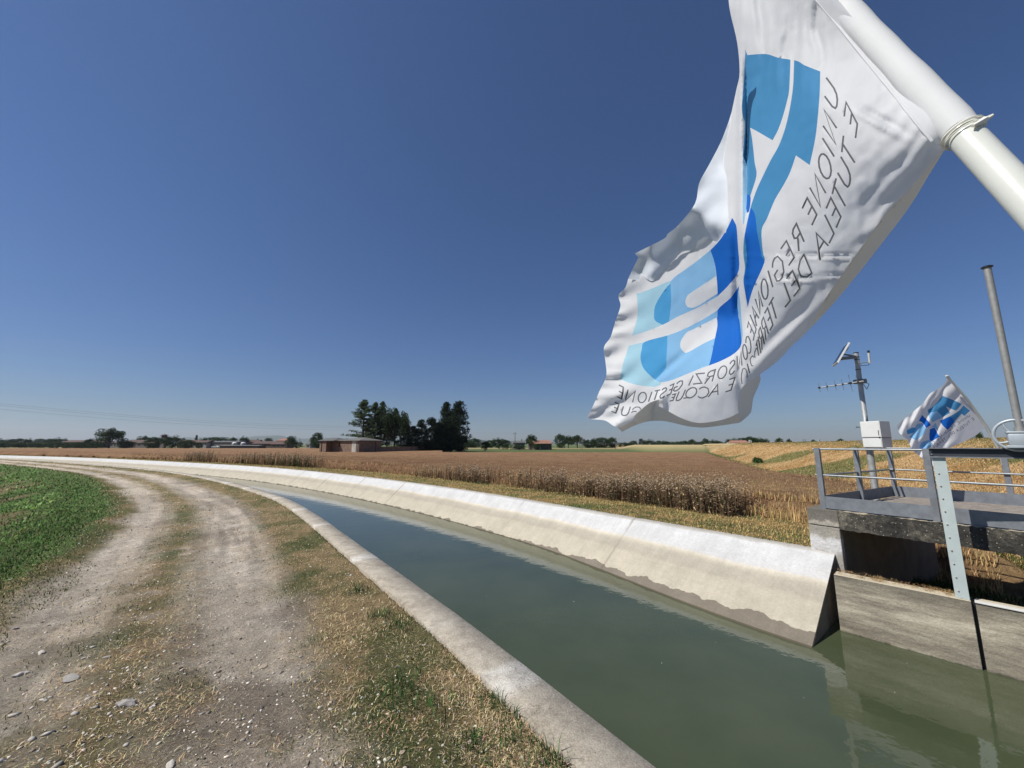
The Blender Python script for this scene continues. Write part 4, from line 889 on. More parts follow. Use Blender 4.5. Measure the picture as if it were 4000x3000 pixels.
def rbf(pts, vals, eps=0.0):
    P_ = np.asarray(pts, float)/1000; v_ = np.asarray(vals, float)
    def phi(r_): return r_*r_*np.log(r_+1e-9)
    D = np.linalg.norm(P_[:, None]-P_[None], axis=-1); n_ = len(P_); Mx_ = np.zeros((n_+3, n_+3)); Mx_[:n_, :n_] = phi(D)+np.eye(n_)*eps
    Mx_[:n_, n_] = 1; Mx_[:n_, n_+1:] = P_; Mx_[n_, :n_] = 1; Mx_[n_+1:, :n_] = P_.T
    w_ = np.linalg.solve(Mx_, np.r_[v_, 0, 0, 0])
    def f_(x_, y_):
        q_ = np.stack([x_, y_], -1)/1000; D_ = np.linalg.norm(q_[:, None]-P_[None], axis=-1); return phi(D_)@w_[:n_]+w_[n_]+q_@w_[n_+1:]
    return f_
def densify(poly, step):
    out = []
    for a_, b_ in zip(poly, poly[1:]+poly[:1]):
        L_ = math.dist(a_, b_); k_ = max(1, int(L_/step))
        for t_ in range(k_): out.append((a_[0]+(b_[0]-a_[0])*t_/k_, a_[1]+(b_[1]-a_[1])*t_/k_))
    return out
def catmull(poly, keep=28, n_=4):
    """round off a traced outline but keep sharp corners"""
    out = []; m_ = len(poly)
    for i_ in range(m_):
        p0, p1, p2, p3 = [np.array(poly[(i_+k_-1) % m_], float) for k_ in range(4)]
        def ang(a_, b_, c_):
            v1, v2 = b_-a_, c_-b_; return math.degrees(math.acos(np.clip(v1@v2/(np.linalg.norm(v1)*np.linalg.norm(v2)+1e-9), -1, 1)))
        m1 = (p2-p0)/2 if ang(p0, p1, p2) < keep*2 else (p2-p1); m2 = (p3-p1)/2 if ang(p1, p2, p3) < keep*2 else (p2-p1)
        for t_ in np.linspace(0, 1, n_, endpoint=False):
            h = (2*t_**3-3*t_**2+1)*p1+(t_**3-2*t_**2+t_)*m1+(-2*t_**3+3*t_**2)*p2+(t_**3-t_**2)*m2; out.append((float(h[0]), float(h[1])))
    return out
def inside(P_, poly):
    x_, y_ = P_[:, 0], P_[:, 1]; r_ = np.zeros(len(P_), bool); n_ = len(poly)
    for i_ in range(n_):
        x1, y1 = poly[i_]; x2, y2 = poly[(i_+1) % n_]
        c_ = ((y1 > y_) != (y2 > y_)); t_ = (x2-x1)*(y_-y1)/((y2-y1) if y2 != y1 else 1e-9)+x1
        r_ ^= c_ & (x_ < t_)
    return r_
def cloth_piece(poly, depth, step, lift=0.0, rnd=True):
    """poly in photo pixels -> triangulated 3D cloth at the depth field's distance"""
    poly = catmull(poly) if rnd else poly
    poly = densify(poly, step); xs = [p_[0] for p_ in poly]; ys = [p_[1] for p_ in poly]
    gx, gy = np.meshgrid(np.arange(math.floor(min(xs)/step)*step, max(xs)+step, step), np.arange(math.floor(min(ys)/step)*step, max(ys)+step, step))
    gx = gx+((np.arange(gx.shape[0]) % 2)*.5*step)[:, None]; G = np.stack([gx.ravel(), gy.ravel()], -1); G = G[inside(G, poly)]
    pv = [Vector(p_) for p_ in poly]+[Vector(g_) for g_ in G.tolist()]; n0 = len(poly)
    vo_, eo, fo, _, _, _ = delaunay_2d_cdt(pv, [(i_, (i_+1) % n0) for i_ in range(n0)], [], 1, 1e-4)
    px_ = np.array([v_.x for v_ in vo_]); py_ = np.array([v_.y for v_ in vo_])
    f_ = depth(px_, py_)-lift
    tr_ = [t_ for t_ in fo if len(t_) == 3]
    if not tr_: return np.zeros((0, 3)), np.zeros((0, 3), int)
    tr_ = np.array(tr_); cen = np.stack([px_[tr_].mean(1), py_[tr_].mean(1)], -1); tr_ = tr_[inside(cen, poly)]
    return atf(px_, py_, f_), tr_
def piece_obj(name, polys, depth, step, mat, parent, lift=0.0, rnd=True):
    Vs_, Fs_ = [], []; b_ = 0
    for po in polys:
        v_, f_ = cloth_piece(po, depth, step, lift, rnd)
        if len(f_) == 0: continue
        Vs_.append(v_); Fs_.append(f_+b_); b_ += len(v_)
    me_ = rawmesh(name, np.vstack(Vs_)-np.array(parent.location), np.vstack(Fs_), 3); o_ = link(name, me_, mat, parent, smooth=True); return o_
def ell(n_=14): return [(.5+.5*math.cos(2*math.pi*t_/n_+1.57), .5+.5*math.sin(2*math.pi*t_/n_+1.57)) for t_ in range(n_)]+[(.5, 1.0)]
GL = {'U': [[(0, 1), (0, .35), (.12, .1), (.32, .01), (.5, 0), (.68, .01), (.88, .1), (1, .35), (1, 1)]], 'N': [[(0, 0), (0, 1), (1, 0), (1, 1)]], 'I': [[(0, 0), (0, 1)]], 'O': [ell()],
      'E': [[(1, 1), (0, 1), (0, 0), (1, 0)], [(.03, .5), (.8, .5)]], 'R': [[(0, 0), (0, 1), (.6, 1), (.88, .9), (.9, .65), (.6, .52), (.03, .5)], [(.5, .48), (1, 0)]],
      'G': [[(.93, .82), (.75, .96), (.5, 1), (.2, .9), (0, .5), (.2, .1), (.5, 0), (.8, .05), (1, .18), (1, .48), (.6, .48)]], 'A': [[(0, 0), (.5, 1), (1, 0)], [(.2, .38), (.8, .38)]],
      'L': [[(0, 1), (0, 0), (1, 0)]], 'C': [[(.95, .82), (.75, .96), (.5, 1), (.15, .85), (0, .5), (.15, .15), (.5, 0), (.75, .04), (.95, .18)]],
      'S': [[(.9, .88), (.65, 1), (.3, 1), (.08, .85), (.12, .65), (.5, .52), (.88, .38), (.92, .18), (.7, 0), (.3, 0), (.05, .12)]], 'Z': [[(0, 1), (1, 1), (0, 0), (1, 0)]],
      'T': [[(0, 1), (1, 1)], [(.5, .97), (.5, 0)]], 'D': [[(0, 0), (0, 1), (.5, .95), (.95, .7), (1, .5), (.95, .3), (.5, .03), (0, 0)]], 'Q': [ell(), [(.55, .06), (1.1, .0)]]}
def strokes_px(strokes, w_):
    """centre lines in photo pixels -> ribbon quads (mitred)"""
    out = []
    for st in strokes:
        st = [np.array(p_, float) for p_ in st]; L_, R_ = [], []; n_ = len(st); closed = n_ > 4 and np.linalg.norm(st[0]-st[-1]) < 1e-6
        for i_, p_ in enumerate(st):
            a_ = st[i_-1] if i_ > 0 else (st[-2] if closed else None); b_ = st[i_+1] if i_ < n_-1 else (st[1] if closed else None)
            d1 = (p_-a_)/(np.linalg.norm(p_-a_)+1e-9) if a_ is not None else None; d2 = (b_-p_)/(np.linalg.norm(b_-p_)+1e-9) if b_ is not None else None
            if d1 is None: d1 = d2
            if d2 is None: d2 = d1
            n1 = np.array([-d1[1], d1[0]]); n2 = np.array([-d2[1], d2[0]]); m_ = n1+n2; m_ /= (np.linalg.norm(m_)+1e-9); k_ = 1/max(.45, m_@n1)
            L_.append(p_+m_*w_/2*k_); R_.append(p_-m_*w_/2*k_)
        out.append((L_, R_))
    return out
def ribbon_obj(name, items, depth, mat, parent, lift):
    V_ = []; F_ = []; q_ = 0
    for strokes, w_ in items:
        for L_, R_ in strokes_px(strokes, w_):
            q_ += 1; b_ = len(V_)
            # subdivide long segments so the ribbon follows the cloth
            LL, RR_ = [L_[0]], [R_[0]]
            for a_, c_, e_, g_ in zip(L_[:-1], L_[1:], R_[:-1], R_[1:]):
                k_ = max(1, int(np.linalg.norm(c_-a_)/9))
                for t_ in range(1, k_+1): LL.append(a_+(c_-a_)*t_/k_); RR_.append(e_+(g_-e_)*t_/k_)
            for l_, r_ in zip(LL, RR_): V_.append((l_[0], l_[1], (q_ % 3)*.00012)); V_.append((r_[0], r_[1], (q_ % 3)*.00012))
            for i_ in range(len(LL)-1): F_.append((b_+2*i_, b_+2*i_+1, b_+2*i_+3)); F_.append((b_+2*i_, b_+2*i_+3, b_+2*i_+2))
    V_ = np.array(V_); f_ = depth(V_[:, 0], V_[:, 1])-lift-V_[:, 2]
    return link(name, rawmesh(name, atf(V_[:, 0], V_[:, 1], f_)-np.array(parent.location), np.array(F_), 3), mat, parent)
def printed_cloth(name, outline, regions, ribbons, depth, step, base_mat, parent):
    """one cloth mesh; printed areas are cut into it as material regions (list of (polygons, material))"""
    P_ = []; E_l = []
    def addloop(poly):
        b_ = len(P_); P_.extend(poly); n0 = len(poly); E_l.extend([(b_+i_, b_+(i_+1) % n0) for i_ in range(n0)])
    out = densify(catmull(outline), step); addloop(out); nb0 = len(P_)
    regs = []
    for polys, mt in regions:
        for po in polys: po = densify(catmull(po), step); addloop(po); regs.append((po, mt))
    rib = []
    for strokes, w_ in ribbons:
        for L_, R_ in strokes_px(strokes, w_):
            loop = [tuple(p_) for p_ in L_]+[tuple(p_) for p_ in R_[::-1]]
            addloop(loop)
            for a_, c_, e_, g_ in zip(L_[:-1], L_[1:], R_[:-1], R_[1:]): rib.append([tuple(a_), tuple(c_), tuple(g_), tuple(e_)])
    xs = [p_[0] for p_ in out]; ys = [p_[1] for p_ in out]
    gx, gy = np.meshgrid(np.arange(min(xs), max(xs)+step, step), np.arange(min(ys), max(ys)+step, step)); gx = gx+((np.arange(gx.shape[0]) % 2)*.5*step)[:, None]
    G = np.stack([gx.ravel(), gy.ravel()], -1); G = G[inside(G, out)]
    vo_, eo, fo, _, _, _ = delaunay_2d_cdt([Vector(p_) for p_ in P_]+[Vector(g_) for g_ in G.tolist()], E_l, [], 0, 1e-3)
    px_ = np.array([v_.x for v_ in vo_]); py_ = np.array([v_.y for v_ in vo_]); tr_ = np.array([t_ for t_ in fo if len(t_) == 3])
    cen = np.stack([px_[tr_].mean(1), py_[tr_].mean(1)], -1); k_ = inside(cen, out); tr_ = tr_[k_]; cen = cen[k_]
    mats = [base_mat]; mi = np.zeros(len(tr_), np.int32)
    for po, mt in regs:
        if mt not in mats: mats.append(mt)
        mi[inside(cen, po)] = mats.index(mt)
    if rib:
        mats.append(MF['ink']); ik = len(mats)-1
        for qd in rib:
            q_ = np.array(qd); bx = (cen[:, 0] >= q_[:, 0].min()-1) & (cen[:, 0] <= q_[:, 0].max()+1) & (cen[:, 1] >= q_[:, 1].min()-1) & (cen[:, 1] <= q_[:, 1].max()+1)
            ix = np.nonzero(bx)[0]
            if len(ix): mi[ix[inside(cen[ix], qd)]] = ik
    me_ = rawmesh(name, atf(px_, py_, depth(px_, py_))-np.array(parent.location), tr_, 3)
    for m_ in mats: me_.materials.append(m_)
    mi = mi[:len(me_.polygons)]; me_.polygons.foreach_set('material_index', mi); me_.polygons.foreach_set('use_smooth', [True]*len(me_.polygons))
    o_ = bpy.data.objects.new(name, me_); COL.objects.link(o_); o_.parent = parent; return o_
def dist_line(x_, y_, ln_):
    best = np.full(np.shape(x_), 1e9)
    for a_, c_ in zip(ln_[:-1], ln_[1:]):
        d_ = np.array(c_, float)-np.array(a_, float); L2 = d_@d_; t_ = np.clip(((x_-a_[0])*d_[0]+(y_-a_[1])*d_[1])/L2, 0, 1); best = np.minimum(best, np.hypot(x_-(a_[0]+t_*d_[0]), y_-(a_[1]+t_*d_[1])))
    return best
# --- near flag
cp = [((3641, 552), .45), ((3490, 350), .50), ((3340, 172), .56), ((3189, 0), .62), ((3020, -200), .73), ((2862, -400), .87), ((3695, 572), .45), ((3550, 800), .50), ((3450, 949), .525), ((3345, 1085), .565), ((3155, 1266), .65), ((3035, 1413), .73), ((2950, 1530), .79), ((2890, 1650), .82),
      ((3250, 400), .56), ((3200, 750), .575), ((3100, 950), .63), ((2990, 1120), .70), ((2940, 1300), .76), ((2900, 1430), .79), ((2820, 1450), .83), ((2680, 1490), .89), ((2510, 1550), .97), ((2420, 1540), 1.01), ((2300, 1630), 1.07), ((2430, 1680), .99), ((2677, 1663), .89),
      ((3000, 0), .76), ((2850, 0), .86), ((2900, 300), .83), ((3050, 300), .70), ((2915, 600), .79), ((3010, 600), .70), ((2885, 900), .78), ((2960, 900), .71), ((2840, 800), .84), ((2600, 1100), 1.0), ((2480, 1100), 1.06), ((2400, 1300), 1.09), ((2700, 1200), .95), ((2800, 1000), .89), ((2850, 1250), .89), ((2500, 1300), 1.03), ((2950, -200), .82)]
base_d = rbf([c_[0] for c_ in cp], [c_[1] for c_ in cp], 1e-3)
def g2(x_, y_, cx, cy, sx, sy, an=0.0):
    ca, sa = math.cos(an), math.sin(an); dx, dy = x_-cx, y_-cy; a_ = (dx*ca+dy*sa)/sx; b_ = (-dx*sa+dy*ca)/sy; return np.exp(-a_*a_-b_*b_)
def wr(x_, y_, an, wl, ph=0.0): # wrinkle wave with noise-bent crests
    ca, sa = math.cos(an), math.sin(an); t_ = x_*ca+y_*sa+22*(vn(x_/110, y_/110, 3)-.5)*2; return np.sin(2*math.pi*t_/wl+ph)
def depth1(x_, y_):
    d = base_d(x_, y_)
    top_ = sst(560, 60, y_)*sst(3330, 3120, x_)
    d = d+top_*(.0060*wr(x_, y_, .06, 118)+.0028*wr(x_, y_, .02, 47))
    d = d+.0009*wr(x_, y_, .75, 62)*sst(3450, 3620, x_+y_*.2)           # gathers by the sleeve
    d = d+.010*g2(x_, y_, 2918, 520, 9, 260, -.02)-.016*g2(x_, y_, 2895, 560, 12, 420)   # hard vertical fold
    d = d+.020*g2(x_, y_, 2880, 1150, 14, 330, -.03)                      # valley between the two emblem halves
    d = d-.010*g2(x_, y_, 2910, 1080, 11, 300, .0)
    d = d+.0040*wr(x_, y_, 1.45, 46)*sst(2470, 2400, x_)*sst(900, 1000, y_)   # ruffled fly hem
    d = d+.0070*wr(x_, y_, 1.1, 96)*sst(2560, 2400, x_)*sst(900, 1000, y_)
    d = d+.006*g2(x_, y_, 3050, 1290, 22, 190, .78)-.006*g2(x_, y_, 3040, 1345, 18, 170, .80)   # long fold along the lower edge
    d = d-.020*g2(x_, y_, 2576, 1565, 22, 40, .3)+.016*g2(x_, y_, 2530, 1640, 60, 24, -.5)
    d = d-.014*g2(x_, y_, 2412, 1655, 16, 60, .7)+.014*g2(x_, y_, 2360, 1600, 60, 14, -.5)
    d = d+.009*g2(x_, y_, 2610, 1440, 100, 14, -.75)-.006*g2(x_, y_, 2590, 1470, 100, 14, -.7)
    d = d+.004*g2(x_, y_, 3120, 995, 220, 5, .02)+.004*g2(x_, y_, 3120, 1085, 230, 5, -.06)-.003*g2(x_, y_, 3120, 1003, 220, 5, .02)-.003*g2(x_, y_, 3120, 1094, 230, 5, -.06)
    d = d+.003*g2(x_, y_, 3395, 800, 40, 60, .4)+.006*g2(x_, y_, 3440, 460, 90, 10, .5)-.006*g2(x_, y_, 3425, 485, 90, 10, .5)
    d = d+.0012*(fbm(x_/60, y_/60, 9)-.5)*2+.0018*(fbm(x_/25, y_/160, 19)-.5)-.0011*np.abs(fbm(x_/90+y_/200, y_/90, 29, 2)-.5)*2-.0009*np.abs(fbm((x_+y_)/55, (y_-x_)/240, 39, 2)-.5)*2
    return d
sleeveL = [(3641, 552), (3590, 492), (3540, 430), (3490, 365), (3380, 232), (3290, 120), (3189, 0), (3020, -200), (2862, -400)]
foldR = [(2850, 480), (2835, 560), (2824, 640), (2838, 700), (2841, 800), (2839, 893), (2800, 945), (2762, 937), (2720, 973), (2660, 981), (2612, 1045), (2590, 1060), (2560, 1090), (2532, 1090), (2503, 1066), (2498, 1095), (2454, 1089)]
leftU = [(2845, -260), (2840, -120), (2846, 0), (2855, 60), (2880, 169), (2889, 283), (2877, 347), (2858, 437)]
leftL = [(2442, 1125), (2416, 1154), (2424, 1191), (2413, 1230), (2400, 1267), (2385, 1317), (2359, 1357), (2365, 1413), (2368, 1470), (2342, 1527), (2320, 1578), (2296, 1626), (2308, 1637), (2365, 1643), (2412, 1669)]
b2in = [(2477, 1642), (2479, 1624), (2504, 1601), (2531, 1578), (2553, 1567), (2576, 1560), (2574, 1587), (2621, 1612), (2666, 1635), (2727, 1652), (2802, 1644), (2850, 1630), (2885, 1612)]
b3in = [(2882, 1583), (2887, 1540), (2898, 1516), (2922, 1493), (2968, 1463)]
b1in = [(3250, 1127), (3376, 949), (3465, 829), (3550, 745), (3578, 709), (3635, 640), (3691, 574)]
main = sleeveL+leftU+foldR+leftL+b2in+b3in+[(3035, 1413), (3100, 1345), (3151, 1297), (3200, 1209)]+b1in
P1t = Vector(atf(3762, 520, .43)); P1a = Vector(atf(3272, 0, .60)); pdir = (P1a-P1t).normalized()
fl = empty('flag', tuple(P1t)); tag(fl, 'large white flag printed with mirrored blue emblem and grey lettering, nearest the camera', 'flag', 'white printed flags by the canal')
foldP2 = [(2498, 1097), (2503, 1068), (2532, 1093), (2560, 1093), (2592, 1064), (2614, 1048), (2662, 985), (2722, 977), (2764, 941), (2802, 949), (2843, 896), (2845, 800), (2842, 700), (2830, 640), (2840, 560), (2856, 480)]
# lower-left inner face that hangs folded over
def depthF(x_, y_): return base_d(x_, y_)-.00050*np.minimum(dist_line(x_, y_, foldP2+[(2858, 437)]), 420)+.003*wr(x_, y_, .9, 90)*sst(2840, 2700, x_)+.003*wr(x_, y_, 2.2, 150)*sst(2845, 2780, x_)+.003*(fbm(x_/40, y_/40, 4)-.5)
foldP = [(2858, 437), (2843, 484), (2813, 560), (2771, 641), (2731, 716), (2715, 795), (2653, 876), (2610, 912), (2597, 930), (2552, 954), (2512, 974), (2480, 990), (2494, 1006), (2472, 1050), (2454, 1089)]
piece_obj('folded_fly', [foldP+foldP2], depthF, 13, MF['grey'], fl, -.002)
fc2 = [(2442, 1105), (2454, 1093), (2480, 1094), (2486, 1108), (2452, 1120)]
def depthB(x_, y_): # curled hem: falls away from us downwards
    return base_d(x_, y_)+.004+.0009*np.clip((x_-2300)*0, 0, 1)
lnA = [(3151, 1297), (3200, 1209)]+b1in; lnB = [(2412, 1669)]+b2in
def dB1(x_, y_): return base_d(x_, y_)+.0008*dist_line(x_, y_, lnA)+.002
def dB2(x_, y_): return base_d(x_, y_)+.0013*dist_line(x_, y_, lnB)+.002+.002*wr(x_, y_, .2, 90)
def dB3(x_, y_): return base_d(x_, y_)+.0006*(x_-2880)+.004
B1 = lnA+[(3697, 574), (3625, 690), (3550, 812), (3440, 957), (3345, 1078), (3250, 1192)]
B2 = [(2412, 1669)]+b2in+[(2892, 1651), (2790, 1666), (2734, 1670), (2677, 1663), (2597, 1645), (2535, 1646), (2478, 1663), (2430, 1687)]
B3 = [(2968, 1463), (2922, 1493), (2898, 1516), (2887, 1540), (2882, 1583), (2885, 1612), (2892, 1650), (2932, 1612), (2943, 1555), (2970, 1490)]
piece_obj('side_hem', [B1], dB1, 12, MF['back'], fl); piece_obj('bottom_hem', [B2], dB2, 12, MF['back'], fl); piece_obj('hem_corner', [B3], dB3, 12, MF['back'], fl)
# emblem
def g3(L_): return [(2400+x_/2.765, 800+y_/2.765) for x_, y_ in L_]
def gE(L_): return [(2350+x_/4.424, 1350+y_/4.424) for x_, y_ in L_]
LF = .0011
emb = []
P1 = [(2912, 194), (2919, 215), (2991, 211), (3039, 225), (3088, 233), (3083, 347), (3075, 392), (3057, 458), (3039, 508), (3018, 548), (2954, 511), (2930, 499), (2939, 551), (2948, 635), (2955, 686), (2930, 768), (2917, 758), (2917, 695), (2917, 647), (2902, 611), (2905, 569), (2910, 484), (2902, 457), (2898, 422), (2901, 377), (2907, 301)]
P2 = [(3102, 235), (3121, 241), (3145, 256), (3204, 279), (3202, 362), (3195, 452), (3185, 539), (3163, 645), (3109, 607), (3087, 671), (3063, 719), (3027, 780), (2997, 852), (2975, 900), (2980, 984), (2986, 1025), (2946, 1117), (2930, 1165), (2921, 1201), (2908, 1129), (2904, 1093), (2910, 1045), (2904, 996), (2905, 948), (2912, 900), (2933, 807), (2957, 738), (2988, 671), (3012, 623), (3042, 569), (3066, 505), (3084, 430), (3097, 347), (3101, 271)]
P3 = [(2933, 811), (2948, 835), (2955, 880), (2957, 905), (2968, 960), (2977, 1005), (2985, 1026), (2946, 1116), (2930, 1164), (2921, 1198), (2909, 1129), (2906, 1093), (2914, 1045), (2918, 1000), (2913, 950), (2909, 925), (2913, 900), (2921, 860)]
P4 = [(2902, 614), (2917, 650), (2918, 756), (2914, 822), (2906, 876), (2901, 852)]
P5 = [(2918, 758), (2932, 771), (2927, 822), (2917, 832), (2913, 795)]
Pcr = [(2955, 338), (2942, 352), (2930, 362), (2922, 380), (2918, 420), (2916, 470), (2911, 560), (2905, 610), (2916, 640), (2924, 600), (2928, 520), (2932, 450), (2940, 400), (2952, 370)]  # shadow of the fold painted as a dark blue sliver
D1 = g3([(1272, 140), (1300, 190), (1320, 250), (1335, 450), (1345, 700), (1250, 850), (1113, 990), (1113, 900), (1100, 750), (1080, 620), (1037, 490), (1130, 390), (1210, 270)])
M1 = g3([(1037, 490), (1080, 620), (1098, 770), (850, 935), (790, 980), (765, 1050), (790, 1105), (850, 1112), (930, 1075), (1113, 957), (1113, 990), (900, 1110), (700, 1200), (590, 1262), (605, 1130), (612, 1000), (603, 830), (850, 640)])
T1 = g3([(240, 955), (300, 945), (600, 822), (603, 845), (520, 950), (445, 1080), (428, 1180), (445, 1250), (520, 1297), (350, 1365), (190, 1415), (240, 1250), (252, 1130)])
L1 = g3([(604, 846), (612, 1000), (605, 1130), (590, 1262), (520, 1297), (440, 1250), (428, 1180), (445, 1080), (520, 950)])
D2 = g3([(1345, 880), (1250, 1010), (1113, 1140), (1113, 1300), (1085, 1450), (1043, 1659)])+[(2769, 1428), (2813, 1411), (2868, 1381), (2896, 1343), (2893, 1270), (2884, 1226)]
M2 = g3([(1113, 1140), (1113, 1212), (850, 1345), (780, 1380), (718, 1470), (715, 1540), (752, 1590), (800, 1590), (960, 1500), (1087, 1440), (1043, 1659)])+[(2769, 1428)]+gE([(1765, 372), (1500, 480), (1200, 600), (1000, 632), (930, 592), (1100, 400), (1120, 200), (1133, 0)])+g3([(572, 1412), (700, 1365), (900, 1270)])
L2 = g3([(572, 1412), (330, 1480), (295, 1560)])+gE([(710, 0), (675, 150), (680, 270), (730, 400), (850, 530), (930, 592), (1100, 400), (1120, 200), (1133, 0)])
T2 = g3([(330, 1480), (155, 1522), (115, 1659)])+gE([(400, 200), (345, 430), (320, 580), (500, 650), (700, 695), (900, 710), (1015, 680), (1025, 632), (1000, 631), (930, 594), (850, 532), (730, 400), (680, 270), (675, 150), (710, 0)])+g3([(295, 1560)])
Edg = [(2884, 1130), (2892, 1180), (2896, 1240), (2901, 1300), (2897, 1340), (2893, 1290), (2886, 1235), (2880, 1190)]
# lettering: (letter, crop, baseline start, baseline end, top start)
CR = {'A': (3050, 250, 4.1475), 'B': (3000, 600, 4.1475), 'C': (2850, 900, 4.1475), 'D': (2750, 1200, 4.74), 'E': (2350, 1350, 4.424)}
LT = [('U', 'A', (925, 480), (900, 780), (735, 220)), ('N', 'A', (905, 1040), (890, 1300), (700, 740)), ('I', 'A', (865, 1500), (860, 1520), (675, 1200)), ('O', 'B', (1057, 220), (967, 490), (877, -80)), ('N', 'B', (935, 640), (850, 860), (760, 330)), ('E', 'B', (790, 990), (710, 1160), (635, 720)),
      ('R', 'B', (585, 1430), (500, 1580), (460, 1135)), ('E', 'C', (1048, 440), (957, 570), (920, 170)), ('G', 'C', (917, 655), (787, 875), (792, 345)), ('I', 'C', (700, 920), (690, 930), (622, 650)), ('O', 'C', (645, 1007), (565, 1177), (570, 727)), ('N', 'C', (540, 1235), (492, 1360), (465, 985)), ('A', 'C', (475, 1425), (437, 1550), (387, 1173)),
      ('L', 'D', (965, 405), (945, 490), (852, 140)), ('E', 'D', (932, 510), (912, 620), (825, 270)), ('C', 'D', (890, 760), (830, 900), (820, 480)), ('O', 'D', (820, 895), (760, 1015), (760, 645)), ('N', 'D', (703, 1080), (627, 1165), (688, 820)), ('S', 'D', (570, 1200), (460, 1270), (580, 960)), ('O', 'D', (412, 1290), (247, 1350), (432, 1060)), ('R', 'D', (150, 1375), (10, 1420), (212, 1155)),
      ('Z', 'E', (1730, 650), (1580, 665), (1785, 475)), ('I', 'E', (1505, 690), (1500, 690), (1585, 515)), ('G', 'E', (1360, 755), (1230, 805), (1430, 585)), ('E', 'E', (1195, 830), (1125, 865), (1250, 660)), ('S', 'E', (1090, 890), (990, 920), (1140, 720)), ('T', 'E', (960, 930), (865, 950), (1015, 765)), ('I', 'E', (810, 970), (800, 970), (870, 800)), ('O', 'E', (763, 982), (623, 992), (783, 802)), ('N', 'E', (535, 980), (410, 955), (583, 785)), ('E', 'E', (345, 920), (268, 880), (375, 720)),
      ('E', 'A', (1240, 970), (1210, 1200), (1058, 620)), ('T', 'A', (1212, 1465), (1185, 1735), (1015, 1160)), ('U', 'B', (1350, 340), (1300, 600), (1178, 50)), ('T', 'B', (1285, 725), (1222, 980), (1105, 400)), ('E', 'B', (1180, 1025), (1105, 1200), (1018, 715)), ('L', 'B', (1068, 1295), (990, 1455), (918, 990)), ('A', 'B', (980, 1495), (848, 1729), (849, 1173)),
      ('D', 'C', (1330, 690), (1195, 840), (1205, 395)), ('E', 'C', (1137, 940), (1037, 1070), (1020, 655)), ('L', 'C', (985, 1135), (895, 1245), (880, 850)), ('T', 'C', (794, 1360), (719, 1495), (712, 1080)), ('E', 'C', (700, 1530), (652, 1620), (615, 1255)), ('R', 'D', (1192, 500), (1147, 610), (1100, 185)), ('R', 'D', (1118, 685), (1078, 785), (1042, 370)), ('I', 'D', (1052, 855), (1050, 860), (1000, 545)), ('T', 'D', (1024, 840), (999, 955), (988, 600)),
      ('I', 'D', (847, 1220), (840, 1220), (800, 1045)), ('E', 'D', (500, 1535), (398, 1568), (572, 1305)), ('A', 'E', (2010, 855), (1840, 890), (2090, 653)), ('C', 'E', (1840, 900), (1650, 910), (1870, 710)), ('Q', 'E', (1610, 900), (1430, 910), (1670, 720)), ('U', 'E', (1380, 930), (1270, 965), (1450, 760)), ('E', 'E', (1235, 945), (1175, 960), (1278, 835)), ('U', 'E', (450, 1210), (330, 1205), (498, 1055)), ('E', 'E', (245, 1165), (170, 1135), (300, 1010))]
items = []
for ch, cr, bl, br, tl in LT:
    ox, oy, sc_ = CR[cr]; bl, br, tl = [np.array((ox+p_[0]/sc_, oy+p_[1]/sc_)) for p_ in (bl, br, tl)]
    w_ = 7.0 if cr in 'AB' else (6.0 if cr == 'C' else 4.8)
    items.append(([[tuple(bl+(br-bl)*x_+(tl-bl)*y_) for x_, y_ in st] for st in GL[ch]], w_))
def cr_(cr, L_): ox, oy, sc_ = CR[cr]; return [(ox+x_/sc_, oy+y_/sc_) for x_, y_ in L_]
items.append(([cr_('D', [(985, 770), (965, 765), (940, 830), (938, 890), (945, 940)])], 3.9)); items.append(([cr_('D', [(920, 930), (905, 900), (880, 915), (855, 960), (862, 1030), (885, 1085), (915, 1085)])], 3.9))
items.append(([cr_('D', [(795, 1305), (800, 1230), (775, 1150), (745, 1132), (718, 1145), (695, 1240), (690, 1320), (705, 1420)])], 3.9)); items.append(([cr_('E', [(680, 1105), (655, 1065), (600, 1060), (550, 1085), (535, 1115)]), cr_('E', [(605, 1135), (535, 1140), (515, 1165)])], 3.9))
REG = [([P1, P2], MF['mid']), ([Pcr], MF['deep']), ([P3, P5], MF['dark']), ([P4], MF['pale']), ([D1, D2], MF['dark']), ([M1, M2], MF['sky']), ([T1, T2], MF['teal']), ([L1, L2], MF['leaf']), ([Edg], MF['pale'])]
printed_cloth('cloth', main, REG, items, depth1, 11, MF['white'], fl)
# sleeve
mb = MB(); L_ = 1.02; pts = []; rs = []
for t_ in np.linspace(.005, L_, 60): pts.append(P1t+pdir*t_); rs.append(.0155+.0003*math.sin(t_*70)+.0004*math.sin(t_*23)+(-.0008 if t_ < .015 else 0))
mb.tube(pts, rs, 28); o = mb.build('sleeve', MF['white'], fl, True); o.matrix_parent_inverse = Matrix.Translation(-P1t)
def dS(x_, y_): return base_d(x_, y_)-.0015
seamp = [(3641+9, 552-2)]+[(x_+12, y_-12) for x_, y_ in sleeveL[1:]]
sl_in = [(x_-3, y_+3) for x_, y_ in sleeveL]; sl_out = [(x_+46, y_-46) for x_, y_ in sleeveL[1:]]
piece_obj('sleeve_seam', [[(3690, 572)]+[(3641, 552)]+sleeveL[1:]+sl_out[::-1]+[(3700, 520)]], dS, 12, MF['white'], fl, .0006)
mbs = MB(); sp_ = [Vector(atf(x_, y_, float(depth1(np.array([x_]), np.array([y_]))[0])-.003)) for x_, y_ in sleeveL]; mbs.tube(sp_, .0014, 6); o = mbs.build('seam_stitching', MF['white'], fl, True); o.matrix_parent_inverse = Matrix.Translation(-P1t)
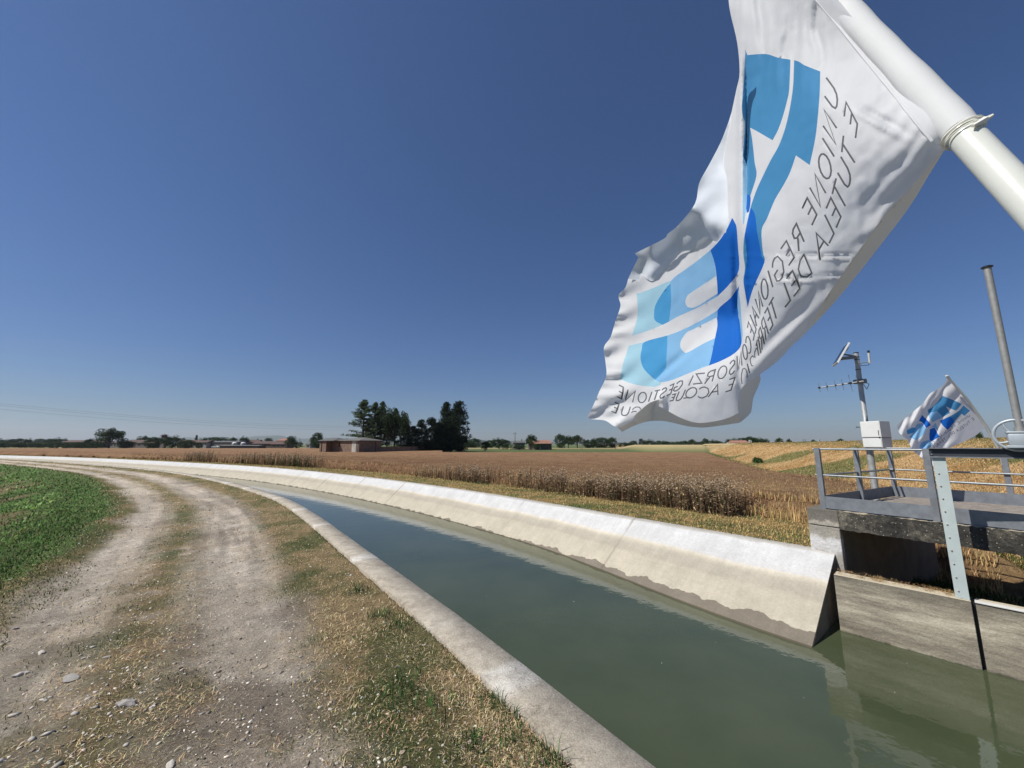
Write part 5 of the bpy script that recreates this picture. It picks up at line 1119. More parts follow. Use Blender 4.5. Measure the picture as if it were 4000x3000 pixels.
# pole
zt_ = P1t.z; sdown = (zt_-.02)/pdir.z; foot = P1t-pdir*sdown
fp = empty('flagpole', tuple(foot)); tag(fp, 'thick slanting white painted pole close to the camera at upper right', 'flagpole', 'poles of the white flags')
mb = MB(); mb.tube([foot, P1t+pdir*1.06], .0139, 32); o = mb.build('pole', M_pole, fp, True); o.matrix_parent_inverse = Matrix.Translation(-foot)
side = pdir.cross(Vector((0, 1, 0))).normalized(); side2 = pdir.cross(side).normalized()
tc0 = P1t+pdir*.002; tilt_ax = (pdir+side*.12).normalized(); e1 = tilt_ax.orthogonal().normalized(); e2 = tilt_ax.cross(e1)
mb = MB(); mb.tube([tc0+(e1*math.cos(a_)+e2*math.sin(a_))*.0167 for a_ in np.linspace(0, 2*math.pi, 41)], .0014, 6, False); mb.tube([tc0-pdir*.006+(e1*math.cos(a_)+e2*math.sin(a_))*.0164 for a_ in np.linspace(0, 2*math.pi, 41)], .0008, 6, False)
hd = Vector(atf(3846, 468, .43-.016)); tl_ = Vector(atf(3880, 448, .410)); mb.tube([Vector(atf(3800, 492, .43-.019)), hd], [.0016, .0036], 6); mb.tube([hd, tl_], [.0030, .0014], 6)
M_tie = simple('nylon_tie', (.82, .81, .74), .35, .05, 10); o = mb.build('cable_tie', M_tie, fp, True); o.matrix_parent_inverse = Matrix.Translation(-foot)

# --- second flag, beyond the deck
fz = 6.75
def dep2b(x_, y_):
    d = fz+.0+.0006*(3850-x_)+.020*np.sin(2*np.pi*(x_*.82+y_*.57)/58+2.2*vn(x_/45, y_/45, 8))*sst(3790, 3640, x_+(y_-1650)*.2)
    d = d+.018*np.sin(2*np.pi*(x_*.9+y_*.35)/26)*sst(3690, 3600, x_-(y_-1600)*.3)*.55
    return d
def q2(L_): return [(3480+x_/2.115, 1450+y_/2.115) for x_, y_ in L_]
out2 = q2([(465, 45), (440, 105), (400, 140), (365, 160), (330, 180), (300, 215), (260, 270), (200, 320), (150, 368), (100, 400), (55, 450), (65, 500), (90, 530), (130, 560), (150, 595), (172, 640), (200, 672), (240, 705), (280, 740), (310, 775), (350, 785), (375, 760), (400, 700), (470, 640), (560, 600), (640, 565), (715, 520), (740, 490), (782, 452), (700, 335), (640, 255), (560, 160), (500, 85)])
f2 = empty('flag', tuple(atf(3705, 1475, fz))); tag(f2, 'smaller distant white flag with blue emblem fluttering behind the footbridge railing', 'flag', 'white printed flags by the canal')
E2 = .004
R2 = [([q2([(425, 203), (470, 220), (530, 245), (585, 270), (545, 318), (520, 320), (455, 290), (490, 345), (430, 378), (385, 330), (310, 345), (305, 320), (350, 290), (390, 250)]), q2([(600, 283), (655, 325), (608, 370), (585, 350), (525, 415), (490, 372), (560, 330)])], MF['mid']),
      ([q2([(310, 345), (385, 330), (430, 378), (400, 395), (345, 420), (320, 390)]), q2([(215, 440), (260, 430), (290, 475), (270, 520), (210, 570), (150, 545), (190, 500)]), q2([(250, 590), (320, 565), (345, 600), (320, 645), (235, 640)]), q2([(370, 425), (398, 500), (360, 464), (330, 470)])], MF['sky']),
      ([q2([(405, 410), (490, 372), (528, 418), (470, 485), (430, 450)]), q2([(258, 362), (310, 415), (330, 445), (290, 470), (262, 425), (232, 410)]), q2([(322, 480), (360, 465), (400, 540), (340, 580), (318, 560)])], MF['dark']), ([q2([(130, 490), (180, 465), (210, 475), (180, 510), (135, 520)])], MF['leaf'])]
def textline(word, path, hgt, adv, sw):
    """mirrored letters along a path; up is to the left of reading direction mirrored"""
    it = []; P_ = [np.array(p_, float) for p_ in path]; L0 = [0]
    for a_, b_ in zip(P_[:-1], P_[1:]): L0.append(L0[-1]+np.linalg.norm(b_-a_))
    s_ = 0
    for ch in word:
        if ch == ' ': s_ += adv*.7; continue
        if s_ > L0[-1]-1: break
        k_ = min(len(P_)-2, int(np.searchsorted(L0, s_, 'right')-1)); t_ = (s_-L0[k_])/(L0[k_+1]-L0[k_]); b0 = P_[k_]+(P_[k_+1]-P_[k_])*t_; d_ = (P_[k_+1]-P_[k_]); d_ /= np.linalg.norm(d_)
        up_ = np.array([d_[1], -d_[0]]); up_ = -up_ if up_[1] > 0 else up_
        wd_ = adv*(.08 if ch == 'I' else .68)
        it.append(([[tuple(b0+d_*wd_*x_+up_*hgt*y_) for x_, y_ in st] for st in GL[ch]], sw)); s_ += adv*(.45 if ch == 'I' else 1)
    return it
it2 = textline('UNIONE REGIONALE CONSORZI GESTIONE', q2([(655, 372), (560, 440), (470, 505), (350, 605), (310, 660)]), 10, 11.2, 1.6)+textline('E TUTELA DEL TERRITORIO E ACQUE', q2([(690, 400), (600, 470), (500, 530), (400, 610), (340, 680)]), 10, 11.2, 1.6)
printed_cloth('cloth', out2, R2, it2, dep2b, 4.5, MF['white'], f2)
pts_ = [Vector(atf(3700, 1470, fz)), Vector(atf(3780, 1562, fz)), Vector(atf(3851, 1664, fz)), Vector(atf(3905, 1760, fz)), Vector(atf(3935, 1880, fz))]
fp2 = empty('flagpole', tuple(pts_[-1])); tag(fp2, 'thin bent white pole tied to the back railing', 'flagpole', 'poles of the white flags')
mb = MB(); mb.tube(pts_, [.018, .019, .020, .021, .021], 12); o = mb.build('pole', M_pole, fp2, True); o.matrix_parent_inverse = Matrix.Translation(-pts_[-1])
mb = MB(); mb.tube([pts_[0]+Vector((0, 0, .02)), pts_[0]], .024, 8); o = mb.build('pole_tip', M_white, fp2); o.matrix_parent_inverse = Matrix.Translation(-pts_[-1])

# ================================================================== trees
def leafcloud(centres, rads, per, size, colr, rg, shade=0.0):
    n_ = len(centres)*per; c_ = np.repeat(centres, per, 0); r_ = np.repeat(rads, per)
    d = rg.normal(0, 1, (n_, 3)); d /= np.linalg.norm(d, axis=1)[:, None]; p_ = c_+d*(r_*rg.uniform(.35, 1, n_)**.5)[:, None]*np.array([1, 1, .8])
    a_ = rg.normal(0, 1, (n_, 3)); a_ /= np.linalg.norm(a_, axis=1)[:, None]; b_ = np.cross(a_, rg.normal(0, 1, (n_, 3))); b_ /= np.linalg.norm(b_, axis=1)[:, None]
    s_ = size*rg.uniform(.6, 1.3, n_)[:, None]
    V_ = np.stack([p_-a_*s_, p_+a_*s_*.8+b_*s_*.3, p_+b_*s_], 1).reshape(-1, 3)
    tone = np.repeat(rg.uniform(.65, 1.4, len(centres)), per)
    cl = np.clip(np.asarray(colr)*(tone*rg.uniform(.75, 1.25, n_))[:, None], .004, .6)
    return V_, np.arange(n_*3).reshape(-1, 3), np.repeat(cl, 3, 0)
def tree_meshes(kind, seed):
    rg = np.random.default_rng(seed); tk = MB()
    if kind == 'broad':
        n_ = 60; d = rg.normal(0, 1, (n_, 3)); d /= np.linalg.norm(d, axis=1)[:, None]; d[:, 2] = np.where(d[:, 2] < -.4, -d[:, 2], d[:, 2])
        cen = d*rg.uniform(.35, 1.0, n_)[:, None]*np.array([.40, .40, .42])+np.array([0, 0, .53]); cen[:, 2] = np.clip(cen[:, 2], .14, .93)
        V_, F_, C_ = leafcloud(cen, rg.uniform(.08, .15, n_), 110, .024, (.040, .062, .022), rg)
        tk.tube([(0, 0, -.03), (0, 0, .25), (.02, .01, .45)], [.032, .024, .012], 7)
        for k_ in range(7): c_ = cen[k_*5]; tk.tube([(0, 0, .18+.03*k_), tuple(c_*np.array([.6, .6, 1])*.9), tuple(c_)], [.014, .008, .003], 5)
    elif kind == 'round':
        n_ = 75; d = rg.normal(0, 1, (n_, 3)); d /= np.linalg.norm(d, axis=1)[:, None]
        cen = d*rg.uniform(.55, 1.0, n_)[:, None]*np.array([.40, .40, .42])+np.array([0, 0, .52]); cen[:, 2] = np.clip(cen[:, 2], .07, .95)
        V_, F_, C_ = leafcloud(cen, rg.uniform(.09, .14, n_), 90, .024, (.032, .058, .018), rg); tk.tube([(0, 0, -.03), (0, 0, .5)], [.03, .012], 7)
    elif kind == 'cedar':
        cs = []; rs_ = []; tk.tube([(0, 0, -.02), (0, 0, .6), (0, 0, .98)], [.024, .013, .003], 7)
        for lv in range(24):
            z_ = .14+.84*(lv/23)**.92; R_ = (.34*(1-(lv/23))**.8+.02)*rg.uniform(.75, 1.15)
            for k_ in range(int(rg.integers(4, 7))):
                a_ = rg.uniform(0, 6.28); L_ = R_*rg.uniform(.6, 1.1)
                if R_ > .06: tk.tube([(0, 0, z_-.01), (math.cos(a_)*L_, math.sin(a_)*L_, z_+.02)], [.006, .002], 4)
                for t_ in np.linspace(.35, 1, 4): cs.append((math.cos(a_)*L_*t_+rg.normal(0, .006), math.sin(a_)*L_*t_+rg.normal(0, .006), z_+.02*t_+.012)); rs_.append(.026)
        V_, F_, C_ = leafcloud(np.array(cs), np.array(rs_)*1.05, 19, .0145, (.075, .11, .050), rg)
        V_[:, 2] = V_[:, 2]
    elif kind == 'cypress':
        n_ = 150; z_ = rg.uniform(.04, .98, n_); R_ = .135*np.sin(np.pi*np.clip(z_*.93+.06, 0, 1))**.55*(1-.35*z_); a_ = rg.uniform(0, 6.28, n_)
        cen = np.stack([np.cos(a_)*R_*rg.uniform(.5, 1.1, n_), np.sin(a_)*R_*rg.uniform(.5, 1.1, n_), z_], -1)
        V_, F_, C_ = leafcloud(cen, rg.uniform(.045, .07, n_), 60, .015, (.018, .032, .014), rg); tk.tube([(0, 0, -.03), (0, 0, .8)], [.02, .006], 6)
    elif kind == 'poplar':
        n_ = 130; z_ = rg.uniform(.14, .97, n_); R_ = .19*np.sin(np.pi*np.clip(z_*.9+.05, 0, 1))**.6*rg.uniform(.7, 1.15, n_); a_ = rg.uniform(0, 6.28, n_)
        cen = np.stack([np.cos(a_)*R_, np.sin(a_)*R_, z_], -1); V_, F_, C_ = leafcloud(cen, rg.uniform(.045, .075, n_), 75, .015, (.018, .030, .014), rg)
        tk.tube([(0, 0, -.03), (0, 0, .5), (0, 0, .9)], [.024, .015, .005], 7)
    me_ = rawmesh('crown', V_, F_, 3, C_); mt = pymesh('trunk', tk.V, tk.F); me_.materials.append(M_leaf); mt.materials.append(M_bark)
    return me_, mt
TM = {k_: [tree_meshes(k_, 100+17*i_+len(k_)) for i_ in range(n_)] for k_, n_ in (('broad', 4), ('round', 3), ('cedar', 3), ('cypress', 3), ('poplar', 2))}
tcount = 0
def w_ok(px): return (int(px)*7) % 10 < 7
ZG = -1.0
def tree(px, top, D, wpx, kind, label, group=None, zb=None, nm='tree'):
    """px column, top row, distance, crown width in px"""
    global tcount
    if D >= 230 and kind == 'broad' and (1750-top) < 48 and w_ok(px): kind = 'round'
    x_ = (px-2000)/F*cP*D; zb_ = ZG if zb is None else zb
    hz = atd(px, top, D)[2]; h_ = hz-zb_; w_ = wpx/F*D*(1.35 if D >= 230 else 1.0)
    nat = {'broad': .98, 'round': .98, 'cedar': .66, 'cypress': .32, 'poplar': .46}[kind]
    me_, mt = TM[kind][tcount % len(TM[kind])]; tcount += 1
    if D >= 230: zb_ -= .14*h_; h_ *= 1.14
    r_ = empty(nm, (x_, D, zb_), random.uniform(0, 6.28)); s_ = w_/nat; r_.scale = (s_, s_, h_)
    a_ = bpy.data.objects.new('crown', me_); COL.objects.link(a_); a_.parent = r_; b_ = bpy.data.objects.new('trunk', mt); COL.objects.link(b_); b_.parent = r_
    tag(r_, label, 'tree', group); return r_
G1 = 'cedars and cypresses behind the brick building'; G2 = 'trees around the left-hand village'; G3_ = 'trees of the right-hand farm and treeline'
tree(1415, 1568, 124, 165, 'cedar', 'tall tiered conifer, leftmost and broadest of the grove behind the brick building', G1)
tree(1458, 1577, 128, 125, 'cedar', 'second conifer from the left in the grove behind the brick building', G1)
tree(1486, 1574, 132, 115, 'cedar', 'slim conifer in the middle of the light green grove', G1)
tree(1512, 1590, 126, 90, 'broad', 'airy conifer right of the middle of the light green grove', G1)
tree(1540, 1600, 130, 100, 'cedar', 'airy flat-topped conifer, second last of the light green grove', G1)
tree(1565, 1601, 128, 95, 'broad', 'airy flat-topped tree at the right end of the light green grove', G1)
for i_, (px, tp, w_) in enumerate([(1588, 1660, 62), (1612, 1664, 60), (1645, 1640, 74), (1682, 1632, 84), (1712, 1650, 80), (1735, 1640, 100), (1762, 1655, 90)]):
    tree(px, tp, 128+2*i_, w_*.82, 'cypress', ['short dark cypress at the left end of the cypress row', 'second dark cypress, low and narrow, in the row', 'third dark cypress of the row, mid height', 'fourth dark cypress, taller pointed top', 'dark cypress just right of the row centre', 'broad dark cypress in front of the tallest pair', 'low dark cypress at the wall end'][i_], G1)
tree(1740, 1571, 150, 62, 'cypress', 'narrow very tall dark cypress, left of the tallest pair', G1)
tree(1792, 1569, 146, 92, 'cypress', 'massive tall dark tree at the right end of the grove', G1)
tree(1768, 1590, 154, 60, 'poplar', 'tall dark tree tucked between the tallest pair', G1)
tree(1895, 1719, 150, 44, 'round', 'small round dark tree alone in the green field', G3_)
lab = [('broad', 1848, 1712, 60), ('broad', 1810, 1714, 40), ('broad', 1925, 1712, 40), ('broad', 1960, 1707, 44), ('round', 1990, 1713, 30)]
tree(427, 1668, 250, 84, 'broad', 'large spreading tree standing alone above the village roofs', G2)
tree(602, 1705, 268, 60, 'round', 'round dark green tree left of the bell tower', G2); tree(674, 1698, 268, 58, 'round', 'round dark green tree right of the bell tower', G2)
tree(764, 1700, 300, 10, 'cypress', 'thin single cypress above the village', G2); tree(560, 1700, 320, 42, 'broad', 'palm-like feathery tree left of the bell tower', G2)
tree(796, 1708, 300, 34, 'round', 'dark domed tree behind the white house', G2); tree(848, 1703, 305, 86, 'broad', 'wide light green tree above the long barn', G2)
tree(910, 1706, 300, 26, 'broad', 'small dark tree right of the barn roof', G2); tree(952, 1701, 290, 30, 'round', 'pointed green tree beside the silos', G2)
tree(1048, 1706, 300, 27, 'round', 'small round tree above the long red roofs', G2); tree(1137, 1702, 262, 38, 'broad', 'green tree between the utility poles', G2); tree(1160, 1721, 268, 34, 'round', 'dark round bush-like tree right of the poles', G2)
tree(1237, 1682, 230, 40, 'round', 'dark tree with a round head left of the brick building', G2); tree(1246, 1712, 226, 66, 'round', 'broad green tree low beside the brick building', G2)
tree(488, 1717, 258, 44, 'round', 'dark green bush-like tree in front of the pale village houses', G2); tree(303, 1724, 262, 40, 'round', 'low dark tree before the long brown house', G2); tree(348, 1712, 266, 32, 'broad', 'taller tree before the long brown house', G2); tree(382, 1722, 262, 40, 'round', 'low dark tree left of the big spreading tree', G2); tree(258, 1725, 260, 26, 'round', 'small dark tree at the left end of the brown house', G2)
tree(735, 1716, 262, 50, 'round', 'dark tree in front of the brown village roofs', G2); tree(717, 1708, 330, 14, 'broad', 'tiny bushy tree on the village skyline', G2)
tree(778, 1725, 262, 20, 'broad', 'small shrubby tree before the white house', G2); tree(640, 1702, 330, 40, 'broad', 'tree crown behind the bell tower', G2)
for i_, (px, tp, w_) in enumerate([(5, 1711, 44), (40, 1718, 40), (72, 1711, 50), (110, 1710, 22), (158, 1710, 38), (193, 1712, 40), (230, 1707, 40), (20, 1724, 60), (85, 1725, 60), (150, 1726, 60), (210, 1722, 50)]):
    tree(px, tp, 420 if i_ < 7 else 300, w_, 'broad', ['hazy tree on the far left skyline', 'low hazy tree beside the leftmost one', 'wide hazy tree crown on the left skyline', 'small hazy round tree on the left skyline', 'hazy tree in the middle of the left group', 'flat hazy tree beside the tallest of the left group', 'tallest hazy tree of the left group', 'dark low tree at the left picture edge', 'dark low tree below the wide hazy crown', 'dark low tree below the small hazy ones', 'dark low tree next to the brown house'][i_], 'hazy trees at the far left')
tree(2075, 1697, 190, 64, 'broad', 'big green tree in front of the red-roofed farm', G3_); tree(2030, 1738, 185, 60, 'round', 'low bushes like tree before the grey roof', G3_); tree(2100, 1730, 186, 44, 'round', 'low green tree against the red-roofed barn', G3_)
for i_, (px, tp, w_, k_) in enumerate([(2187, 1692, 40, 'round'), (2220, 1701, 42, 'broad'), (2255, 1700, 50, 'broad'), (2295, 1716, 40, 'broad'), (2318, 1708, 22, 'round'), (2355, 1704, 60, 'broad'), (2390, 1706, 40, 'round'), (2440, 1725, 50, 'broad'), (2474, 1718, 30, 'round'), (2505, 1712, 16, 'poplar'), (2535, 1714, 44, 'broad'), (2580, 1718, 44, 'broad'), (2605, 1722, 24, 'broad')]):
    tree(px, tp, 270+4*i_, w_, k_, ['tallest tree right of the red-roofed barn', 'second tree right of the barn', 'dense dark crown, third right of the barn', 'low crown between two utility poles', 'small pointed crown between the poles', 'broad crown left of the right utility pole', 'round crown at the right utility pole', 'low hedge-like crown right of the pole', 'small dome crown on the right treeline', 'slender upright tree on the right treeline', 'uneven wide crown on the right treeline', 'rounded crown near the end of the treeline', 'last small crown before the pale levee'][i_], G3_)
for i_, (px, tp, w_) in enumerate([(1830, 1722, 40), (1790, 1718, 60), (1855, 1710, 50), (1945, 1708, 46), (1915, 1716, 40), (1975, 1716, 40), (1820, 1710, 40)]):
    tree(px, tp, 300+5*i_, w_, 'broad', ['hazy low tree right of the dark grove', 'hazy tree peeping behind the dark grove', 'hazy wide tree behind the small round one', 'hazy tall crown left of the farm', 'hazy low crown above the lone round tree', 'hazy crown touching the grey farm roof', 'hazy small crown near the grove edge'][i_], 'hazy trees between grove and farm')
for i_, (px, tp, w_) in enumerate([(2640, 1722, 50), (2675, 1720, 40), (2704, 1716, 30), (2735, 1722, 40), (2755, 1710, 22), (2783, 1715, 40), (2812, 1720, 26), (2838, 1726, 18)]):
    tree(px, tp, 330, w_, 'broad', ['low crown left of the levee farm, first from the left', 'second low crown along the levee', 'pointed crown along the levee', 'low spreading crown along the levee', 'tallest crown left of the levee farmhouse', 'wide crown just left of the tallest', 'small crown nearer the farmhouse', 'last tiny crown beside the farmhouse'][i_], 'trees along the pale levee')
for i_, (px, tp, w_) in enumerate([(2862, 1709, 40), (2905, 1706, 44), (2930, 1703, 44), (2960, 1707, 40), (2985, 1709, 28)]):
    tree(px, tp, 262, w_*1.15, 'round', ['dark crown left of the levee farmhouse roof', 'dark crown directly behind the farmhouse roof', 'tallest dark crown behind the farmhouse', 'dark crown right of the farmhouse', 'rightmost dark crown of the farmhouse grove'][i_], 'dark trees around the levee farmhouse', zb=-.6)
tree(3045, 1708, 150, 38, 'round', 'round tree standing behind the embankment crest', 'trees peeping over the embankment', zb=-.6); tree(3083, 1714, 170, 28, 'broad', 'smaller tree right of the round one over the crest', 'trees peeping over the embankment', zb=-.6); tree(3180, 1713, 120, 22, 'round', 'low tree beside the white sign on the crest', 'trees peeping over the embankment', zb=0); tree(3285, 1712, 90, 30, 'round', 'flat bush-like tree peeping left of the mast', 'trees peeping over the embankment', zb=1); tree(3830, 1686, 70, 34, 'broad', 'small tree peeping right of the distant flag', 'trees peeping over the embankment', zb=1.2)
tree(3004, 1722, 150, 10, 'broad', 'tiny tree on the embankment skyline', 'trees peeping over the embankment', zb=0)
# hedges
def hedge(px0, px1, top, D, label):
    x0, x1 = (px0-2000)/F*cP*D, (px1-2000)/F*cP*D; zt = atd((px0+px1)/2, top, D)[2]; rg_ = np.random.default_rng(int(px0)); n_ = max(10, int((x1-x0)*1.5))
    cen = np.stack([rg_.uniform(x0, x1, n_), D+rg_.uniform(-1, 1, n_), rg_.uniform(ZG+.3, zt-.4, n_)], -1); V_, F_, C_ = leafcloud(cen, rg_.uniform(.7, 1.2, n_), 60, .25, (.03, .05, .018), rg_)
    o_ = link('hedge', rawmesh('hedge', V_, F_, 3, C_), M_leaf); tag(o_, label, 'hedge', 'dark hedges on the horizon'); return o_
hedge(190, 410, 1736, 245, 'long low dark hedge at the left before the brown house'); hedge(1905, 2025, 1734, 200, 'green hedge left of the farm utility pole'); hedge(2290, 2610, 1733, 300, 'dark hedge row right of the farm trees'); hedge(2620, 2850, 1733, 320, 'dark hedge row along the pale levee'); hedge(0, 190, 1733, 300, 'dark hedge at the far left picture edge'); hedge(1790, 1990, 1732, 330, 'thin dark hedge line beyond the small round tree')
# ================================================================== buildings
M_roof = simple('clay_roof_tiles', (.075, .05, .045), .9, .3, 1.5, c2=(.12, .075, .06)); M_roofr = simple('red_roof_tiles', (.30, .15, .105), .9, .2, 1.2); M_slate = simple('grey_roof', (.11, .11, .11), .9, .25, 1)
M_win = simple('dark_window', (.02, .022, .025), .25, .2, 1); M_plw = simple('off_white_render', (.36, .35, .33), .9, .2, .6); M_plg = simple('grey_render', (.16, .15, .14), .9, .25, .6); M_plb = simple('brown_render', (.085, .065, .058), .9, .3, .6)
def brick_mat(name, c1, c2):
    m, n, b = newmat(name); br_ = nd(n, 'ShaderNodeTexBrick'); br_.inputs['Color1'].default_value = (*c1, 1); br_.inputs['Color2'].default_value = (*c2, 1); br_.inputs['Mortar'].default_value = (.26, .22, .18, 1)
    br_.inputs['Scale'].default_value = 1.6; br_.inputs['Mortar Size'].default_value = .012; tc_ = nd(n, 'ShaderNodeTexCoord'); mp = nd(n, 'ShaderNodeMapping'); mp.inputs['Rotation'].default_value = (math.pi/2, 0, 0); n.links.new(tc_.outputs['Object'], mp.inputs['Vector']); n.links.new(mp.outputs[0], br_.inputs['Vector'])
    c = mul(n, br_.outputs['Color'], ramp(n, noise(n, 1.2, 6, .7), [(.3, .6), (.7, 1.35)])); n.links.new(c, b.inputs['Base Color']); b.inputs['Roughness'].default_value = .95; return m
M_brick = brick_mat('weathered_brick', (.20, .125, .088), (.15, .095, .068))
def bbox(mb_, root, lo, hi): return mb_.box(lo, hi)
def hip_roof(x0, x1, y0, y1, z0, z1, ov=.35, th=.14, gable=False):
    mb_ = MB(); X0, X1, Y0, Y1 = x0-ov, x1+ov, y0-ov, y1+ov; ins = 0 if gable else min((X1-X0)*.32, (Y1-Y0)*.5); ym = (Y0+Y1)/2
    V_ = [(X0, Y0, z0), (X1, Y0, z0), (X1, Y1, z0), (X0, Y1, z0), (X0+ins, ym, z1), (X1-ins, ym, z1)]; V_ += [(a_, b_, c_-th) for a_, b_, c_ in V_[:4]]
    mb_.add(V_, [(0, 1, 5, 4), (2, 3, 4, 5), (1, 2, 5), (3, 0, 4), (0, 6, 7, 1), (1, 7, 8, 2), (2, 8, 9, 3), (3, 9, 6, 0), (6, 9, 8, 7)]); return mb_
def house(px0, px1, eave, ridge, D, depth_, wall, roof, label, rz=0.0, wins=(), gable=True, zb=ZG-.1, group=None, nm='house', chim=True):
    x0, x1 = (px0-2000)/F*cP*D, (px1-2000)/F*cP*D; w_ = x1-x0; ze = atd((px0+px1)/2, eave, D)[2]-zb; zr = atd((px0+px1)/2, ridge, D)[2]-zb
    r_ = empty(nm, ((x0+x1)/2, D+depth_/2, zb), rz); tag(r_, label, 'house' if nm == 'house' else nm.replace('_', ' '), group)
    mb_ = MB(); mb_.box((-w_/2, -depth_/2, 0), (w_/2, depth_/2, ze))
    if gable:
        mb_.add([(-w_/2, -depth_/2, ze), (-w_/2, depth_/2, ze), (-w_/2, 0, zr-.15)], [(0, 1, 2)]); mb_.add([(w_/2, -depth_/2, ze), (w_/2, depth_/2, ze), (w_/2, 0, zr-.15)], [(0, 2, 1)])
    mb_.build('wall', wall, r_); rf_ = hip_roof(-w_/2, w_/2, -depth_/2, depth_/2, ze, zr, gable=gable).build('roof', roof, r_)
    if chim: mb_ = MB(); mb_.box((w_*.2, -.3, zr-.5), (w_*.2+.6, .3, zr+.7)); mb_.build('chimney', wall, rf_)
    for (fx, fz, ww2, hh2) in wins:
        mb_ = MB(); cx = (fx-.5)*w_; mb_.box((cx-ww2/2, -depth_/2-.04, fz*ze), (cx+ww2/2, -depth_/2+.02, fz*ze+hh2)); mb_.build('window', M_win, r_)
    return r_
W3 = [(.2, .45, .9, 1.1), (.5, .45, .9, 1.1), (.8, .45, .9, 1.1)]; W4 = [(.15, .5, .9, 1.2), (.38, .5, .9, 1.2), (.62, .5, .9, 1.2), (.85, .5, .9, 1.2)]
house(245, 395, 1727, 1719, 285, 10, M_plb, M_roof, 'long dark brown house with low roof at the left of the village', 0.05, W4)
house(430, 472, 1729, 1722, 275, 9, M_plg, M_roof, 'small pale house just right of the big spreading tree', -.1, W3)
house(488, 545, 1726, 1718, 290, 10, M_plb, M_roof, 'brown house with a dark red roof left of the round trees', .1, W3); house(530, 600, 1730, 1721, 280, 9, M_plg, M_roof, 'low long roof house overlapping the brown one', 0, W3)
house(692, 760, 1727, 1718, 285, 10, M_plb, M_roof, 'brown roofed house right of the bell tower trees', .05, W3)
house(752, 806, 1728, 1720, 268, 9, M_plw, M_roof, 'whitish two storey farmhouse with dark windows', 0, [(.15, .62, .9, 1), (.55, .62, .9, 1), (.95, .6, .7, 1), (.3, .12, .9, 1), (.7, .12, .9, 1)])
house(806, 925, 1727, 1722, 272, 12, M_plg, M_slate, 'long grey barn behind the parked white car', 0, [(.55, .1, 2.2, 1.6), (.75, .1, 2.2, 1.6), (.92, .1, 2.2, 1.6)], chim=False)
house(858, 1010, 1741, 1738, 258, 8, M_plb, M_slate, 'low dark shed in front of the barn and silos', 0, (), chim=False)
house(955, 1000, 1727, 1717, 290, 9, M_plg, M_roof, 'house with pale gable beside the silos', .2, W3); house(985, 1065, 1733, 1723, 280, 10, M_plb, M_roof, 'long red roofed farm range in the middle', 0, W4); house(1058, 1118, 1735, 1723, 272, 10, M_plb, M_roof, 'farm range with stepped tile roof left of the poles', 0, W3)
house(1078, 1118, 1721, 1712, 300, 10, M_plb, M_roofr, 'reddish hip roofed house rising above the farm ranges', 0, W3, False); house(1195, 1213, 1736, 1729, 262, 6, M_plw, M_slate, 'tiny white cottage between pole and dark tree', 0, [(.5, .3, .9, 1.1)])
# bell tower
x0 = (638-2000)/F*cP*282; r_ = empty('bell_tower', (x0, 282, ZG)); tag(r_, 'grey square bell tower with small tiled cap between round trees', 'tower')
mb = MB(); mb.box((-1.3, -1.3, 0), (1.3, 1.3, 7.6)); mb.build('wall', M_plg, r_); mb = MB(); mb.box((-1.1, -1.1, 7.62), (1.1, 1.1, 9.0)); mb.build('belfry', M_plb, r_)
hip_roof(-1.5, 1.5, -1.5, 1.5, 9.2, 9.9, .3, .18).build('roof', M_roof, r_); mb = MB(); mb.tube([(0, 0, 9.8), (0, 0, 10.9)], .06, 5); mb.build('finial', M_dark, r_)
for sx in (-.45, .45): mb = MB(); mb.box((sx-.25, -1.34, 5.6), (sx+.25, -1.28, 6.9)); mb.build('window', M_win, r_)
# silos
for px, lb in ((916, 'pale domed silo nearer the barn, left one of two'), (950, 'pale domed silo next to the gabled house, right one of two')):
    D = 264; x0 = (px-2000)/F*cP*D; r_ = empty('silo', (x0, D, ZG)); tag(r_, lb, 'silo', 'pale silos by the barn'); zz = atd(px, 1731, D)[2]-ZG
    mb = MB(); mb.tube([(0, 0, 0), (0, 0, zz)], 1.5, 16); mb.build('body', M_plw, r_, True); mb = MB(); mb.tube([(0, 0, zz), (0, 0, zz+.5), (0, 0, zz+.75)], [1.5, 1.1, .4], 16); mb.build('dome', M_white, r_, True)
# parked car far away
D = 250; x0 = (843-2000)/F*cP*D; cz = ZG+.3; r_ = empty('parked_car', (x0, D, cz)); tag(r_, 'white car parked before the long grey barn', 'car')
prof_ = [(-2.2, .45), (-2.15, .85), (-1.3, 1.0), (-.7, 1.5), (.9, 1.52), (1.6, 1.05), (2.2, .9), (2.25, .45)]
mb = MB(); mb.prism(prof_, -.85, .85, Matrix.Rotation(math.pi/2, 4, 'X')); mb.build('body', simple('white_car_paint', (.75, .75, .74), .3, .03, 2), r_)
mb = MB(); mb.prism([(-1.15, 1.03), (-.65, 1.42), (.85, 1.44), (1.4, 1.06)], -.862, .862, Matrix.Rotation(math.pi/2, 4, 'X')); mb.build('window', M_win, r_)
for sx in (-1.35, 1.4):
    for sy in (-.8, .8): mb = MB(); mb.tube([(sx, sy-.1, .33), (sx, sy+.1, .33)], .33, 12); mb.build('wheel', M_dark, r_)
